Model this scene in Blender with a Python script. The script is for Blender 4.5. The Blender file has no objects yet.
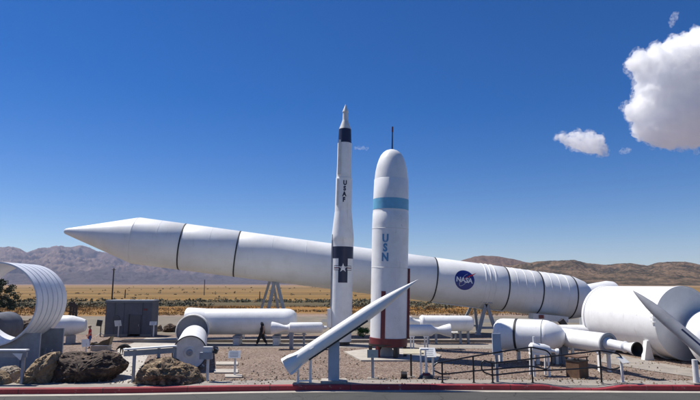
import bpy, bmesh, math, random
from mathutils import Vector, Matrix, noise
R = math.radians
random.seed(7)
sc = bpy.context.scene
col = sc.collection

# ------------------------------------------------------------------ camera
F_PX, CX, CY, HORIZ, CAM_Z = 544.0, 350.0, 200.0, 284.0, 3.8
PITCH = math.atan((HORIZ - CY) / F_PX)
cam_d = bpy.data.cameras.new('camera')
cam = bpy.data.objects.new('camera', cam_d); col.objects.link(cam)
cam.location = (0, 0, CAM_Z); cam.rotation_euler = (R(90) + PITCH, 0, 0)
cam_d.sensor_width = 36.0; cam_d.lens = 36.0 * F_PX / 700.0
cam_d.clip_start = 0.1; cam_d.clip_end = 60000
sc.camera = cam

# ------------------------------------------------------------------ light
SUN_EL, SUN_A = 58.0, 28.0          # elevation; angle of the sun behind the left-hand direction
w = bpy.data.worlds.new('World'); sc.world = w; w.use_nodes = True
nt = w.node_tree; nt.nodes.clear()
sky = nt.nodes.new('ShaderNodeTexSky'); sky.sky_type = 'NISHITA'; sky.sun_disc = False
sky.sun_elevation = R(SUN_EL); sky.sun_rotation = R(360 - (90 - SUN_A))
sky.altitude = 1400; sky.air_density = 1.0; sky.dust_density = 0.35; sky.ozone_density = 2.6
hs = nt.nodes.new('ShaderNodeHueSaturation'); hs.inputs['Saturation'].default_value = 1.50; hs.inputs['Value'].default_value = 1.0; hs.inputs['Hue'].default_value = 0.513
bg = nt.nodes.new('ShaderNodeBackground'); bg.inputs['Strength'].default_value = 0.071
wo = nt.nodes.new('ShaderNodeOutputWorld')
nt.links.new(sky.outputs[0], hs.inputs['Color']); nt.links.new(hs.outputs[0], bg.inputs['Color']); nt.links.new(bg.outputs[0], wo.inputs['Surface'])
sun_d = bpy.data.lights.new('sun', 'SUN'); sun_d.energy = 4.7; sun_d.angle = R(0.53); sun_d.color = (1.0, 0.955, 0.88)
sun = bpy.data.objects.new('sun', sun_d); col.objects.link(sun)
sv = Vector((-math.cos(R(SUN_EL)) * math.cos(R(SUN_A)), math.cos(R(SUN_EL)) * math.sin(R(SUN_A)), math.sin(R(SUN_EL))))
sun.rotation_euler = sv.to_track_quat('Z', 'Y').to_euler(); sun.location = (-30, 30, 60)
vs = sc.view_settings
vs.view_transform = 'Standard'; vs.look = 'None'; vs.gamma = 1.0; vs.exposure = 0.44; vs.use_curve_mapping = False
try:
    sc.cycles.volume_step_rate = 0.15; sc.cycles.volume_max_steps = 400; sc.cycles.volume_bounces = 40; sc.cycles.max_bounces = 40
except Exception: pass

# ------------------------------------------------------------------ measuring helpers
def ray(x, y):
    c, s = math.cos(PITCH), math.sin(PITCH); u = CY - y
    return Vector((x - CX, F_PX * c - u * s, F_PX * s + u * c))
def P(x, y, d):
    r = ray(x, y); return Vector((0, 0, CAM_Z)) + r * (d / r.y)
def G(x, y, z=0.0):
    r = ray(x, y); return Vector((0, 0, CAM_Z)) + r * ((z - CAM_Z) / r.z)
def RR(rpx, y, d): return rpx * d / ray(350, y).y
def dist_of(y, z=0.0): return G(350, y, z).y

# ------------------------------------------------------------------ materials
def nodes_of(name):
    m = bpy.data.materials.new(name); m.use_nodes = True
    t = m.node_tree; return m, t, t.nodes['Principled BSDF']
def mix_noise(t, c1, c2, scale, detail=6, lo=0.35, hi=0.65, rough=0.6, coord='Object', stretch=None, dim=None):
    tc = t.nodes.new('ShaderNodeTexCoord'); n = t.nodes.new('ShaderNodeTexNoise')
    n.inputs['Scale'].default_value = scale; n.inputs['Detail'].default_value = detail; n.inputs['Roughness'].default_value = rough
    src = tc.outputs[coord]
    if stretch:
        mp = t.nodes.new('ShaderNodeMapping'); mp.inputs['Scale'].default_value = stretch
        t.links.new(src, mp.inputs['Vector']); src = mp.outputs[0]
    t.links.new(src, n.inputs['Vector'])
    r = t.nodes.new('ShaderNodeMapRange'); r.inputs['From Min'].default_value = lo; r.inputs['From Max'].default_value = hi
    t.links.new(n.outputs['Fac'], r.inputs['Value'])
    mx = t.nodes.new('ShaderNodeMix'); mx.data_type = 'RGBA'
    t.links.new(r.outputs[0], mx.inputs['Factor'])
    for i, c in ((6, c1), (7, c2)):
        if isinstance(c, tuple): mx.inputs[i].default_value = (*c, 1)
        else: t.links.new(c, mx.inputs[i])
    return mx.outputs[2], n, src
def bump(t, bs, scale, strength, dist=0.02, coord='Object', detail=6):
    tc = t.nodes.new('ShaderNodeTexCoord'); n = t.nodes.new('ShaderNodeTexNoise')
    n.inputs['Scale'].default_value = scale; n.inputs['Detail'].default_value = detail
    t.links.new(tc.outputs[coord], n.inputs['Vector'])
    b = t.nodes.new('ShaderNodeBump'); b.inputs['Strength'].default_value = strength; b.inputs['Distance'].default_value = dist
    t.links.new(n.outputs['Fac'], b.inputs['Height']); t.links.new(b.outputs[0], bs.inputs['Normal'])
def mat(name, c, rough=0.5, c2=None, scale=3.0, bmp=0.0, bscale=30, bdist=0.01, metal=0.0, lo=0.35, hi=0.65, stretch=None, spec=0.5):
    m, t, bs = nodes_of(name)
    bs.inputs['Roughness'].default_value = rough; bs.inputs['Metallic'].default_value = metal
    bs.inputs['Specular IOR Level'].default_value = spec
    if c2 is None: c2 = tuple(v * 0.86 for v in c)
    o, _, _ = mix_noise(t, c, c2, scale, lo=lo, hi=hi, stretch=stretch)
    t.links.new(o, bs.inputs['Base Color'])
    if bmp: bump(t, bs, bscale, bmp, bdist)
    return m

def white_paint(name, streak, sc1):
    m, t, bs = nodes_of(name)
    a, _, _ = mix_noise(t, (0.83, 0.83, 0.82), (0.72, 0.715, 0.69), sc1, lo=0.42, hi=0.78, detail=8)
    b, _, _ = mix_noise(t, a, (0.50, 0.46, 0.40), 1.0, lo=0.60, hi=0.88, stretch=streak, detail=9)
    c, _, _ = mix_noise(t, b, (0.36, 0.30, 0.24), 9.0, lo=0.70, hi=0.76, detail=3)
    t.links.new(c, bs.inputs['Base Color']); bs.inputs['Roughness'].default_value = 0.40
    bump(t, bs, 3.0, 0.12, 0.02); return m
WHITE = white_paint('white_paint', (5, 5, 0.5), 1.6)
def booster_paint():
    m, t, bs = nodes_of('booster_paint')
    a, _, _ = mix_noise(t, (0.79, 0.79, 0.78), (0.68, 0.67, 0.64), 0.9, lo=0.45, hi=0.8)
    b, _, _ = mix_noise(t, a, (0.52, 0.49, 0.44), 1.3, lo=0.62, hi=0.86, stretch=(6.0, 1, 0.6), detail=8)
    t.links.new(b, bs.inputs['Base Color']); bs.inputs['Roughness'].default_value = 0.42
    bump(t, bs, 2.6, 0.10, 0.03)
    return m
BOOST = booster_paint()
DULLW = mat('dull_white_paint', (0.72, 0.72, 0.70), 0.5, (0.58, 0.57, 0.55), 2.5)
GREYM = mat('grey_steel_paint', (0.34, 0.36, 0.39), 0.5, (0.27, 0.28, 0.30), 3)
POSTM = mat('blue_grey_post_paint', (0.42, 0.47, 0.55), 0.5, (0.36, 0.40, 0.47), 2)
MISSILEG = mat('grey_missile', (0.36, 0.36, 0.38), 0.45, (0.30, 0.30, 0.31), 2.5)  # one even grey over body and nose of the tilted missile
DARKG = mat('dark_grey_wall_paint', (0.115, 0.125, 0.15), 0.7, (0.085, 0.09, 0.11), 1.3, 0.2, 8)
BLACK = mat('black_paint', (0.018, 0.018, 0.02), 0.4, (0.03, 0.03, 0.033), 6)
BLACKR = mat('black_rubber_joint', (0.03, 0.03, 0.033), 0.6)
NAVY = mat('navy_paint', (0.018, 0.022, 0.06), 0.4)
LOGOB = mat('logo_blue', (0.018, 0.035, 0.22), 0.4)
LOGOR = mat('logo_red', (0.55, 0.02, 0.03), 0.4)
BLUEB = mat('light_blue_band', (0.16, 0.45, 0.66), 0.4)
BLUEL = mat('blue_letters', (0.10, 0.30, 0.52), 0.4)
MAROON = mat('maroon_paint', (0.17, 0.028, 0.03), 0.45, (0.13, 0.02, 0.024), 3)
CHAR = mat('charred_bore', (0.012, 0.011, 0.010), 0.8)
RUST = mat('rusty_brown_panel', (0.16, 0.085, 0.045), 0.7, (0.09, 0.05, 0.03), 5, 0.2, 20)
RAILM = mat('black_rail_paint', (0.015, 0.016, 0.018), 0.35)
SIGNW = mat('sign_white', (0.82, 0.82, 0.80), 0.5)
SIGNG = mat('sign_grey_green', (0.40, 0.44, 0.42), 0.6)
SIGNT = mat('tan_board', (0.50, 0.45, 0.33), 0.6)
PRINT = mat('grey_print', (0.28, 0.30, 0.33), 0.6)
ALU = mat('ribbed_aluminium_paint', (0.80, 0.81, 0.83), 0.38, (0.70, 0.71, 0.74), 1.4, 0.15, 5, 0.02)
SKIN = mat('skin', (0.50, 0.29, 0.20), 0.55)
HAIRD = mat('dark_hair', (0.02, 0.015, 0.012), 0.6)
CLOTHK = mat('black_cloth', (0.02, 0.02, 0.022), 0.85)
CLOTHR = mat('red_cloth', (0.50, 0.03, 0.035), 0.85)
CLOTHB = mat('blue_cloth', (0.04, 0.09, 0.28), 0.85)
CAPM = mat('pale_cap_cloth', (0.55, 0.42, 0.28), 0.85)
FUR = mat('black_fur', (0.012, 0.011, 0.011), 0.8)
BRONZE = mat('brown_casting', (0.12, 0.085, 0.04), 0.5, (0.06, 0.045, 0.03), 5)
WOODP = mat('weathered_pole_wood', (0.09, 0.065, 0.05), 0.85, (0.05, 0.04, 0.03), 8)
def kerb_paint():
    m, t, bs = nodes_of('red_kerb_paint')
    a, _, _ = mix_noise(t, (0.36, 0.028, 0.040), (0.22, 0.028, 0.035), 1.2, lo=.35, hi=.7, detail=8)
    b, _, _ = mix_noise(t, a, (0.45, 0.28, 0.26), 7, lo=.60, hi=.68, detail=10, rough=.7)
    g_ = t.nodes.new('ShaderNodeNewGeometry'); sx = t.nodes.new('ShaderNodeSeparateXYZ'); t.links.new(g_.outputs['Position'], sx.inputs[0])
    dv = t.nodes.new('ShaderNodeMath'); dv.operation = 'DIVIDE'; dv.inputs[1].default_value = 3.05; t.links.new(sx.outputs[0], dv.inputs[0])
    fr = t.nodes.new('ShaderNodeMath'); fr.operation = 'FRACT'; t.links.new(dv.outputs[0], fr.inputs[0])
    lt = t.nodes.new('ShaderNodeMath'); lt.operation = 'LESS_THAN'; lt.inputs[1].default_value = .008; t.links.new(fr.outputs[0], lt.inputs[0])
    mx = t.nodes.new('ShaderNodeMix'); mx.data_type = 'RGBA'; t.links.new(lt.outputs[0], mx.inputs['Factor']); t.links.new(b, mx.inputs[6]); mx.inputs[7].default_value = (.03, .012, .012, 1)
    t.links.new(mx.outputs[2], bs.inputs['Base Color']); bs.inputs['Roughness'].default_value = .65
    bump(t, bs, 30, .5, .006); return m
REDC = kerb_paint()
CONC = mat('concrete', (0.30, 0.265, 0.225), 0.85, (0.22, 0.195, 0.17), 1.7, 0.4, 60, 0.004)
CONCL = mat('pale_concrete', (0.44, 0.40, 0.345), 0.85, (0.34, 0.31, 0.27), 2.0, 0.4, 60, 0.004)

def asphalt():
    m, t, bs = nodes_of('asphalt')
    a, _, _ = mix_noise(t, (0.052, 0.050, 0.046), (0.037, 0.036, 0.034), 0.7, lo=0.3, hi=0.7)
    b, _, _ = mix_noise(t, a, (0.12, 0.115, 0.11), 90, lo=0.56, hi=0.75, detail=2)
    c, _, _ = mix_noise(t, b, (0.028, 0.027, 0.027), 1.0, lo=.60, hi=.66, stretch=(.5, 3.0, 1), detail=9)
    v = t.nodes.new('ShaderNodeTexVoronoi'); v.feature = 'DISTANCE_TO_EDGE'; v.inputs['Scale'].default_value = .45
    tc = t.nodes.new('ShaderNodeTexCoord'); n_ = t.nodes.new('ShaderNodeTexNoise'); n_.inputs['Scale'].default_value = 1.5; n_.inputs['Detail'].default_value = 6
    t.links.new(tc.outputs['Object'], n_.inputs['Vector']); va = t.nodes.new('ShaderNodeVectorMath'); va.operation = 'MULTIPLY_ADD'; va.inputs[1].default_value = (.6, .6, .6)
    t.links.new(n_.outputs['Color'], va.inputs[0]); t.links.new(tc.outputs['Object'], va.inputs[2]); t.links.new(va.outputs[0], v.inputs['Vector'])
    lt = t.nodes.new('ShaderNodeMath'); lt.operation = 'LESS_THAN'; lt.inputs[1].default_value = .007; t.links.new(v.outputs['Distance'], lt.inputs[0])
    mx = t.nodes.new('ShaderNodeMix'); mx.data_type = 'RGBA'; t.links.new(lt.outputs[0], mx.inputs['Factor']); t.links.new(c, mx.inputs[6]); mx.inputs[7].default_value = (.018, .018, .018, 1)
    t.links.new(mx.outputs[2], bs.inputs['Base Color']); bs.inputs['Roughness'].default_value = 0.85
    bump(t, bs, 120, 0.6, 0.006); return m
def gravel():
    m, t, bs = nodes_of('gravel')
    tc = t.nodes.new('ShaderNodeTexCoord')
    v = t.nodes.new('ShaderNodeTexVoronoi'); v.inputs['Scale'].default_value = 14; v.inputs['Randomness'].default_value = 1
    t.links.new(tc.outputs['Object'], v.inputs['Vector'])
    sep = t.nodes.new('ShaderNodeSeparateColor'); t.links.new(v.outputs['Color'], sep.inputs[0])
    cr = t.nodes.new('ShaderNodeValToRGB'); e = cr.color_ramp.elements
    e[0].position = 0; e[0].color = (0.084, 0.060, 0.053, 1); e[1].position = 1; e[1].color = (0.372, 0.336, 0.309, 1)
    for p, c in ((0.18, (0.150, 0.105, 0.087)), (0.45, (0.222, 0.165, 0.139)), (0.75, (0.258, 0.204, 0.173)), (0.9, (0.300, 0.258, 0.229))):
        q = e.new(p); q.color = (*c, 1)
    t.links.new(sep.outputs[0], cr.inputs['Fac'])
    big, _, _ = mix_noise(t, (0.70, 0.67, 0.63), (0.92, 0.87, 0.80), 0.35, lo=0.3, hi=0.7)
    mu = t.nodes.new('ShaderNodeMix'); mu.data_type = 'RGBA'; mu.blend_type = 'MULTIPLY'; mu.inputs['Factor'].default_value = 1
    t.links.new(cr.outputs[0], mu.inputs[6]); t.links.new(big, mu.inputs[7])
    bare, _, _ = mix_noise(t, mu.outputs[2], (0.20, 0.165, 0.135), 0.55, lo=.60, hi=.70, detail=9, rough=.7)
    hs_ = t.nodes.new('ShaderNodeHueSaturation'); hs_.inputs['Saturation'].default_value = 1.12; t.links.new(bare, hs_.inputs['Color'])
    t.links.new(hs_.outputs[0], bs.inputs['Base Color']); bs.inputs['Roughness'].default_value = 0.9
    b = t.nodes.new('ShaderNodeBump'); b.inputs['Strength'].default_value = 0.9; b.inputs['Distance'].default_value = 0.03; b.invert = True
    t.links.new(v.outputs['Distance'], b.inputs['Height']); t.links.new(b.outputs[0], bs.inputs['Normal'])
    return m
def plain():
    # ground cover changes with distance from the yard: dirt, scrub, dry golden grass
    m, t, bs = nodes_of('dry_plain')
    g = t.nodes.new('ShaderNodeNewGeometry'); sx = t.nodes.new('ShaderNodeSeparateXYZ'); t.links.new(g.outputs['Position'], sx.inputs[0])
    n = t.nodes.new('ShaderNodeTexNoise'); n.inputs['Scale'].default_value = 0.035; n.inputs['Detail'].default_value = 5
    t.links.new(g.outputs['Position'], n.inputs['Vector'])
    ml = t.nodes.new('ShaderNodeMath'); ml.operation = 'LOGARITHM'; ml.inputs[1].default_value = 10
    mx = t.nodes.new('ShaderNodeMath'); mx.operation = 'MAXIMUM'; mx.inputs[1].default_value = 1; t.links.new(sx.outputs[1], mx.inputs[0])
    t.links.new(mx.outputs[0], ml.inputs[0])
    ma = t.nodes.new('ShaderNodeMath'); ma.operation = 'MULTIPLY_ADD'; ma.inputs[1].default_value = 0.22; t.links.new(n.outputs['Fac'], ma.inputs[0]); t.links.new(ml.outputs[0], ma.inputs[2])
    mr = t.nodes.new('ShaderNodeMapRange'); mr.inputs['From Min'].default_value = 1.61; mr.inputs['From Max'].default_value = 4.11
    t.links.new(ma.outputs[0], mr.inputs['Value'])
    cr = t.nodes.new('ShaderNodeValToRGB'); e = cr.color_ramp.elements
    def pos(d): return (math.log10(d) - 1.5) / 2.5
    stops = [(30, (0.231, 0.174, 0.143)), (68, (0.252, 0.192, 0.155)), (73, (0.255, 0.155, 0.068)), (90, (0.252, 0.136, 0.050)), (98, (0.091, 0.074, 0.043)),
             (122, (0.105, 0.084, 0.050)), (132, (0.238, 0.149, 0.062)), (190, (0.210, 0.136, 0.059)), (210, (0.161, 0.108, 0.053)), (250, (0.231, 0.149, 0.068)),
             (420, (0.210, 0.140, 0.068)), (520, (0.175, 0.118, 0.062)), (700, (0.245, 0.167, 0.093)), (1500, (0.238, 0.161, 0.105)), (3000, (0.210, 0.146, 0.118)), (7000, (0.196, 0.143, 0.136))]
    e[0].position = pos(stops[0][0]) ; e[0].color = (*stops[0][1], 1); e[1].position = pos(stops[-1][0]); e[1].color = (*stops[-1][1], 1)
    for d, c in stops[1:-1]:
        q = e.new(pos(d)); q.color = (*c, 1)
    t.links.new(mr.outputs[0], cr.inputs['Fac'])
    # streaky patches
    mp = t.nodes.new('ShaderNodeMapping'); mp.inputs['Scale'].default_value = (0.004, 0.035, 1); t.links.new(g.outputs['Position'], mp.inputs['Vector'])
    n2 = t.nodes.new('ShaderNodeTexNoise'); n2.inputs['Scale'].default_value = 1.0; n2.inputs['Detail'].default_value = 9; n2.inputs['Roughness'].default_value = 0.68
    t.links.new(mp.outputs[0], n2.inputs['Vector'])
    r2 = t.nodes.new('ShaderNodeMapRange'); r2.inputs['From Min'].default_value = 0.36; r2.inputs['From Max'].default_value = 0.64; r2.inputs['To Min'].default_value = 0.66; r2.inputs['To Max'].default_value = 1.22
    t.links.new(n2.outputs['Fac'], r2.inputs['Value'])
    mu = t.nodes.new('ShaderNodeMix'); mu.data_type = 'RGBA'; mu.blend_type = 'MULTIPLY'; mu.inputs['Factor'].default_value = 1
    t.links.new(cr.outputs[0], mu.inputs[6]); t.links.new(r2.outputs[0], mu.inputs[7])
    n3 = t.nodes.new('ShaderNodeTexNoise'); n3.inputs['Scale'].default_value = 2.5; n3.inputs['Detail'].default_value = 6
    t.links.new(g.outputs['Position'], n3.inputs['Vector'])
    r3 = t.nodes.new('ShaderNodeMapRange'); r3.inputs['From Min'].default_value = 0.3; r3.inputs['From Max'].default_value = 0.7; r3.inputs['To Min'].default_value = 0.8; r3.inputs['To Max'].default_value = 1.15
    t.links.new(n3.outputs['Fac'], r3.inputs['Value'])
    mu2 = t.nodes.new('ShaderNodeMix'); mu2.data_type = 'RGBA'; mu2.blend_type = 'MULTIPLY'; mu2.inputs['Factor'].default_value = 1
    t.links.new(mu.outputs[2], mu2.inputs[6]); t.links.new(r3.outputs[0], mu2.inputs[7])
    gh = t.nodes.new('ShaderNodeHueSaturation'); gh.inputs['Saturation'].default_value = 1.08; gh.inputs['Value'].default_value = 1.05; t.links.new(mu2.outputs[2], gh.inputs['Color']); t.links.new(gh.outputs[0], bs.inputs['Base Color']); bs.inputs['Roughness'].default_value = 0.95
    bs.inputs['Specular IOR Level'].default_value = 0.1
    bump(t, bs, 3, 0.6, 0.1, coord='Object'); return m
def hillmat(name, base, base2, dark, sc1, sc2, lo=0.52, hi=0.62):
    m, t, bs = nodes_of(name)
    a, _, _ = mix_noise(t, base, base2, sc1, lo=0.35, hi=0.65, detail=10)
    b, _, _ = mix_noise(t, a, dark, sc2, lo=lo, hi=hi, detail=8, rough=0.7)
    c, _, _ = mix_noise(t, b, (dark[0] * .7, dark[1] * .75, dark[2] * .7), sc2 * 6, lo=.54, hi=.60, detail=4, rough=.7)
    t.links.new(c, bs.inputs['Base Color']); bs.inputs['Roughness'].default_value = 0.95; bs.inputs['Specular IOR Level'].default_value = 0.05
    bump(t, bs, .02, .9, 14, detail=12)
    return m
def rockmat(name, c1, c2, c3):
    m, t, bs = nodes_of(name)
    a, _, _ = mix_noise(t, c1, c2, 1.6, lo=0.35, hi=0.6, detail=9)
    b, _, _ = mix_noise(t, a, c3, 5.0, lo=0.5, hi=0.66, detail=9, rough=0.7)
    t.links.new(b, bs.inputs['Base Color']); bs.inputs['Roughness'].default_value = 0.9
    bump(t, bs, 7, 1.0, 0.09, detail=10); return m
ASPH, GRAV, PLAIN = asphalt(), gravel(), plain()
def mountain():
    m, t, bs = nodes_of('far_mountain')
    a, _, _ = mix_noise(t, (0.13, 0.085, 0.075), (0.17, 0.125, 0.10), 0.0012, lo=.35, hi=.65, detail=10)
    b, _, _ = mix_noise(t, a, (0.05, 0.045, 0.05), 0.0035, lo=.46, hi=.64, detail=9, rough=.72)
    g_ = t.nodes.new('ShaderNodeNewGeometry'); sx = t.nodes.new('ShaderNodeSeparateXYZ'); t.links.new(g_.outputs['Position'], sx.inputs[0])
    n = t.nodes.new('ShaderNodeTexNoise'); n.inputs['Scale'].default_value = .0016; n.inputs['Detail'].default_value = 7; t.links.new(g_.outputs['Position'], n.inputs['Vector'])
    ma = t.nodes.new('ShaderNodeMath'); ma.operation = 'MULTIPLY_ADD'; ma.inputs[1].default_value = 420; t.links.new(n.outputs['Fac'], ma.inputs[0]); t.links.new(sx.outputs[2], ma.inputs[2])
    r = t.nodes.new('ShaderNodeMapRange'); r.inputs['From Min'].default_value = 330; r.inputs['From Max'].default_value = 430; t.links.new(ma.outputs[0], r.inputs['Value'])
    mx = t.nodes.new('ShaderNodeMix'); mx.data_type = 'RGBA'; t.links.new(r.outputs[0], mx.inputs['Factor']); mx.inputs[6].default_value = (0.055, 0.045, 0.047, 1); t.links.new(b, mx.inputs[7]); bump(t, bs, .006, 1.0, 60, detail=12)
    t.links.new(mx.outputs[2], bs.inputs['Base Color']); bs.inputs['Roughness'].default_value = .95; bs.inputs['Specular IOR Level'].default_value = .05
    return m
MTN = mountain()
HILL1 = hillmat('brown_hill', (0.17, 0.105, 0.07), (0.13, 0.08, 0.055), (0.07, 0.05, 0.038), 0.003, 0.012)
HILL2 = hillmat('scrubby_hill', (0.185, 0.125, 0.08), (0.14, 0.095, 0.062), (0.045, 0.038, 0.026), 0.0035, 0.012, 0.43, 0.58)
ROCKD = rockmat('dark_rock', (0.080, 0.050, 0.034), (0.038, 0.025, 0.019), (0.17, 0.115, 0.075))
ROCKT = rockmat('tan_rock', (0.34, 0.25, 0.15), (0.22, 0.155, 0.09), (0.13, 0.09, 0.055))
ROCKG = rockmat('grey_tan_rock', (0.38, 0.33, 0.26), (0.28, 0.235, 0.18), (0.19, 0.15, 0.11))
LEAFD = mat('dark_juniper_leaf', (0.022, 0.035, 0.018), 0.7, (0.04, 0.055, 0.025), 2)
LEAFG = mat('bright_shrub_leaf', (0.07, 0.16, 0.03), 0.6, (0.04, 0.10, 0.02), 3)
SAGE = mat('sagebrush_leaf', (0.085, 0.09, 0.055), 0.85, (0.14, 0.125, 0.07), 0.15)
DRYG = mat('dry_golden_grass', (0.30, 0.20, 0.085), 0.9, (0.21, 0.145, 0.065), 0.2)
BARK = mat('bark', (0.08, 0.06, 0.045), 0.9)

# ------------------------------------------------------------------ mesh helpers
class MB:
    def __init__(s): s.v = []; s.f = []; s.mi = []
    def add(s, vs, fs, mi=0):
        o = len(s.v); s.v += [Vector(v) for v in vs]; s.f += [tuple(i + o for i in f) for f in fs]; s.mi += [mi] * len(fs); return s
    def box(s, c, size, rz=0.0, rx=0.0, ry=0.0, mi=0):
        m = Matrix.Rotation(rz, 3, 'Z') @ Matrix.Rotation(ry, 3, 'Y') @ Matrix.Rotation(rx, 3, 'X'); c = Vector(c)
        vs = [c + m @ Vector((sx * size[0] / 2, sy * size[1] / 2, sz * size[2] / 2)) for sz in (-1, 1) for sy in (-1, 1) for sx in (-1, 1)]
        return s.add(vs, [(0, 2, 3, 1), (4, 5, 7, 6), (0, 1, 5, 4), (2, 6, 7, 3), (0, 4, 6, 2), (1, 3, 7, 5)], mi)
    def lathe(s, p0, p1, prof, seg=48, mi=0, cap0=False, cap1=False, arc=None):
        p0, p1 = Vector(p0), Vector(p1); a = (p1 - p0).normalized(); x, y = frame(a)
        rings = []; vs = []; fs = []
        for (t, r) in prof:
            for k in range(seg):
                an = 2 * math.pi * k / seg
                vs.append(p0 + a * t + (x * math.cos(an) + y * math.sin(an)) * max(r, 1e-4))
        n = len(prof)
        for i in range(n - 1):
            for k in range(seg):
                k2 = (k + 1) % seg
                fs.append((i * seg + k, i * seg + k2, (i + 1) * seg + k2, (i + 1) * seg + k))
        if cap0: fs.append(tuple(reversed(range(seg))))
        if cap1: fs.append(tuple((n - 1) * seg + k for k in range(seg)))
        return s.add(vs, fs, mi)
    def cyl(s, p0, p1, r0, r1=None, seg=16, mi=0):
        p0, p1 = Vector(p0), Vector(p1)
        return s.lathe(p0, p1, [(0, r0), ((p1 - p0).length, r0 if r1 is None else r1)], seg, mi, True, True)
    def bar(s, p0, p1, wd, ht, mi=0):
        p0, p1 = Vector(p0), Vector(p1); a = (p1 - p0); L = a.length; a.normalize()
        up = Vector((0, 0, 1)) if abs(a.z) < 0.95 else Vector((0, 1, 0))
        x = a.cross(up).normalized(); y = x.cross(a).normalized()
        vs = [q + x * sx * wd / 2 + y * sy * ht / 2 for q in (p0, p1) for sx, sy in ((-1, -1), (1, -1), (1, 1), (-1, 1))]
        return s.add(vs, [(3, 2, 1, 0), (4, 5, 6, 7), (0, 1, 5, 4), (1, 2, 6, 5), (2, 3, 7, 6), (3, 0, 4, 7)], mi)
    def tube(s, pts, r, seg=8, mi=0):
        pts = [Vector(p) for p in pts]
        vs = []; n = len(pts); prev = None
        for i, p in enumerate(pts):
            a = (pts[min(i + 1, n - 1)] - pts[max(i - 1, 0)]).normalized()
            if prev is None: x, y = frame(a)
            else:
                x = (prev - a * prev.dot(a)).normalized(); y = a.cross(x)
            prev = x
            rr = r[i] if isinstance(r, (list, tuple)) else r
            for k in range(seg):
                an = 2 * math.pi * k / seg; vs.append(p + (x * math.cos(an) + y * math.sin(an)) * rr)
        fs = [(i * seg + k, i * seg + (k + 1) % seg, (i + 1) * seg + (k + 1) % seg, (i + 1) * seg + k) for i in range(n - 1) for k in range(seg)]
        fs.append(tuple(reversed(range(seg)))); fs.append(tuple((n - 1) * seg + k for k in range(seg)))
        return s.add(vs, fs, mi)
    def build(s, name, m, parent=None, smooth=35):
        me = bpy.data.meshes.new(name)
        off = parent_loc(parent)
        me.from_pydata([v - off for v in s.v], [], s.f)
        for mm in (m if isinstance(m, (list, tuple)) else [m]): me.materials.append(mm)
        me.polygons.foreach_set('material_index', s.mi)
        if smooth:
            me.polygons.foreach_set('use_smooth', [True] * len(me.polygons)); me.set_sharp_from_angle(angle=R(smooth))
        me.update()
        o = bpy.data.objects.new(name, me); col.objects.link(o)
        if parent is not None: o.parent = parent
        return o
def parent_loc(p):
    v = Vector((0, 0, 0))
    while p is not None: v = v + p.location; p = p.parent
    return v
def frame(a):
    up = Vector((0, 0, 1)) if abs(a.z) < 0.9 else Vector((0, 1, 0))
    x = up.cross(a).normalized(); y = a.cross(x).normalized(); return x, y
def tag(o, label=None, cat=None, group=None, kind=None):
    if label: o['label'] = label
    if cat: o['category'] = cat
    if group: o['group'] = group
    if kind: o['kind'] = kind
    return o
def thing(name, loc, label, cat, group=None):
    o = bpy.data.objects.new(name, None); col.objects.link(o); o.location = loc; o.empty_display_size = 0.3
    return tag(o, label, cat, group)
def struct(name, mb, m, smooth=0): return tag(mb.build(name, m, None, smooth), kind='structure')
def sheet(name, pts, z, m):
    mb = MB().add([(p[0], p[1], z) for p in pts], [tuple(range(len(pts)))]); o = struct(name, mb, m)
    if o.data.polygons[0].normal.z < 0: o.data.flip_normals()
    return o

# lettering and flat marks wrapped on a round body
def text_polys(s, size, bold=0.0):
    cu = bpy.data.curves.new('t', 'FONT'); cu.body = s; cu.size = size; cu.offset = bold; cu.align_x = 'CENTER'; cu.align_y = 'CENTER'; cu.resolution_u = 3
    o = bpy.data.objects.new('t', cu); col.objects.link(o)
    dg = bpy.context.evaluated_depsgraph_get(); me = o.evaluated_get(dg).to_mesh()
    vs = [(v.co.x, v.co.y) for v in me.vertices]; fs = [tuple(p.vertices) for p in me.polygons]
    o.evaluated_get(dg).to_mesh_clear(); bpy.data.objects.remove(o)
    xs = [v[0] for v in vs]; ys = [v[1] for v in vs]; cx, cy = (min(xs) + max(xs)) / 2, (min(ys) + max(ys)) / 2
    return [(x - cx, y - cy) for x, y in vs], fs
def rect(x0, y0, x1, y1, nx=6, ny=6):
    vs = [(x0 + (x1 - x0) * i / nx, y0 + (y1 - y0) * j / ny) for j in range(ny + 1) for i in range(nx + 1)]
    return vs, [(j * (nx + 1) + i, j * (nx + 1) + i + 1, (j + 1) * (nx + 1) + i + 1, (j + 1) * (nx + 1) + i) for j in range(ny) for i in range(nx)]
def star(r, k=0.4):
    vs = [(0, 0)] + [((r if i % 2 == 0 else r * k) * math.sin(math.pi * i / 5), (r if i % 2 == 0 else r * k) * math.cos(math.pi * i / 5)) for i in range(10)]
    return vs, [(0, 1 + (i + 1) % 10, 1 + i) for i in range(10)]
def disc(r, n=40, rings=8, e=1.0):
    vs = [(0, 0)]; fs = []
    for j in range(1, rings + 1):
        for i in range(n): vs.append((r * j / rings * math.cos(2 * math.pi * i / n), e * r * j / rings * math.sin(2 * math.pi * i / n)))
    for i in range(n): fs.append((0, 1 + i, 1 + (i + 1) % n))
    for j in range(rings - 1):
        for i in range(n):
            a = 1 + j * n; b = a + n; fs.append((a + i, b + i, b + (i + 1) % n, a + (i + 1) % n))
    return vs, fs
def move(pf, dx=0, dy=0, rot=0, sx=1, sy=1):
    c, s_ = math.cos(rot), math.sin(rot)
    return [(dx + (x * sx) * c - (y * sy) * s_, dy + (x * sx) * s_ + (y * sy) * c) for x, y in pf[0]], pf[1]
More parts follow.
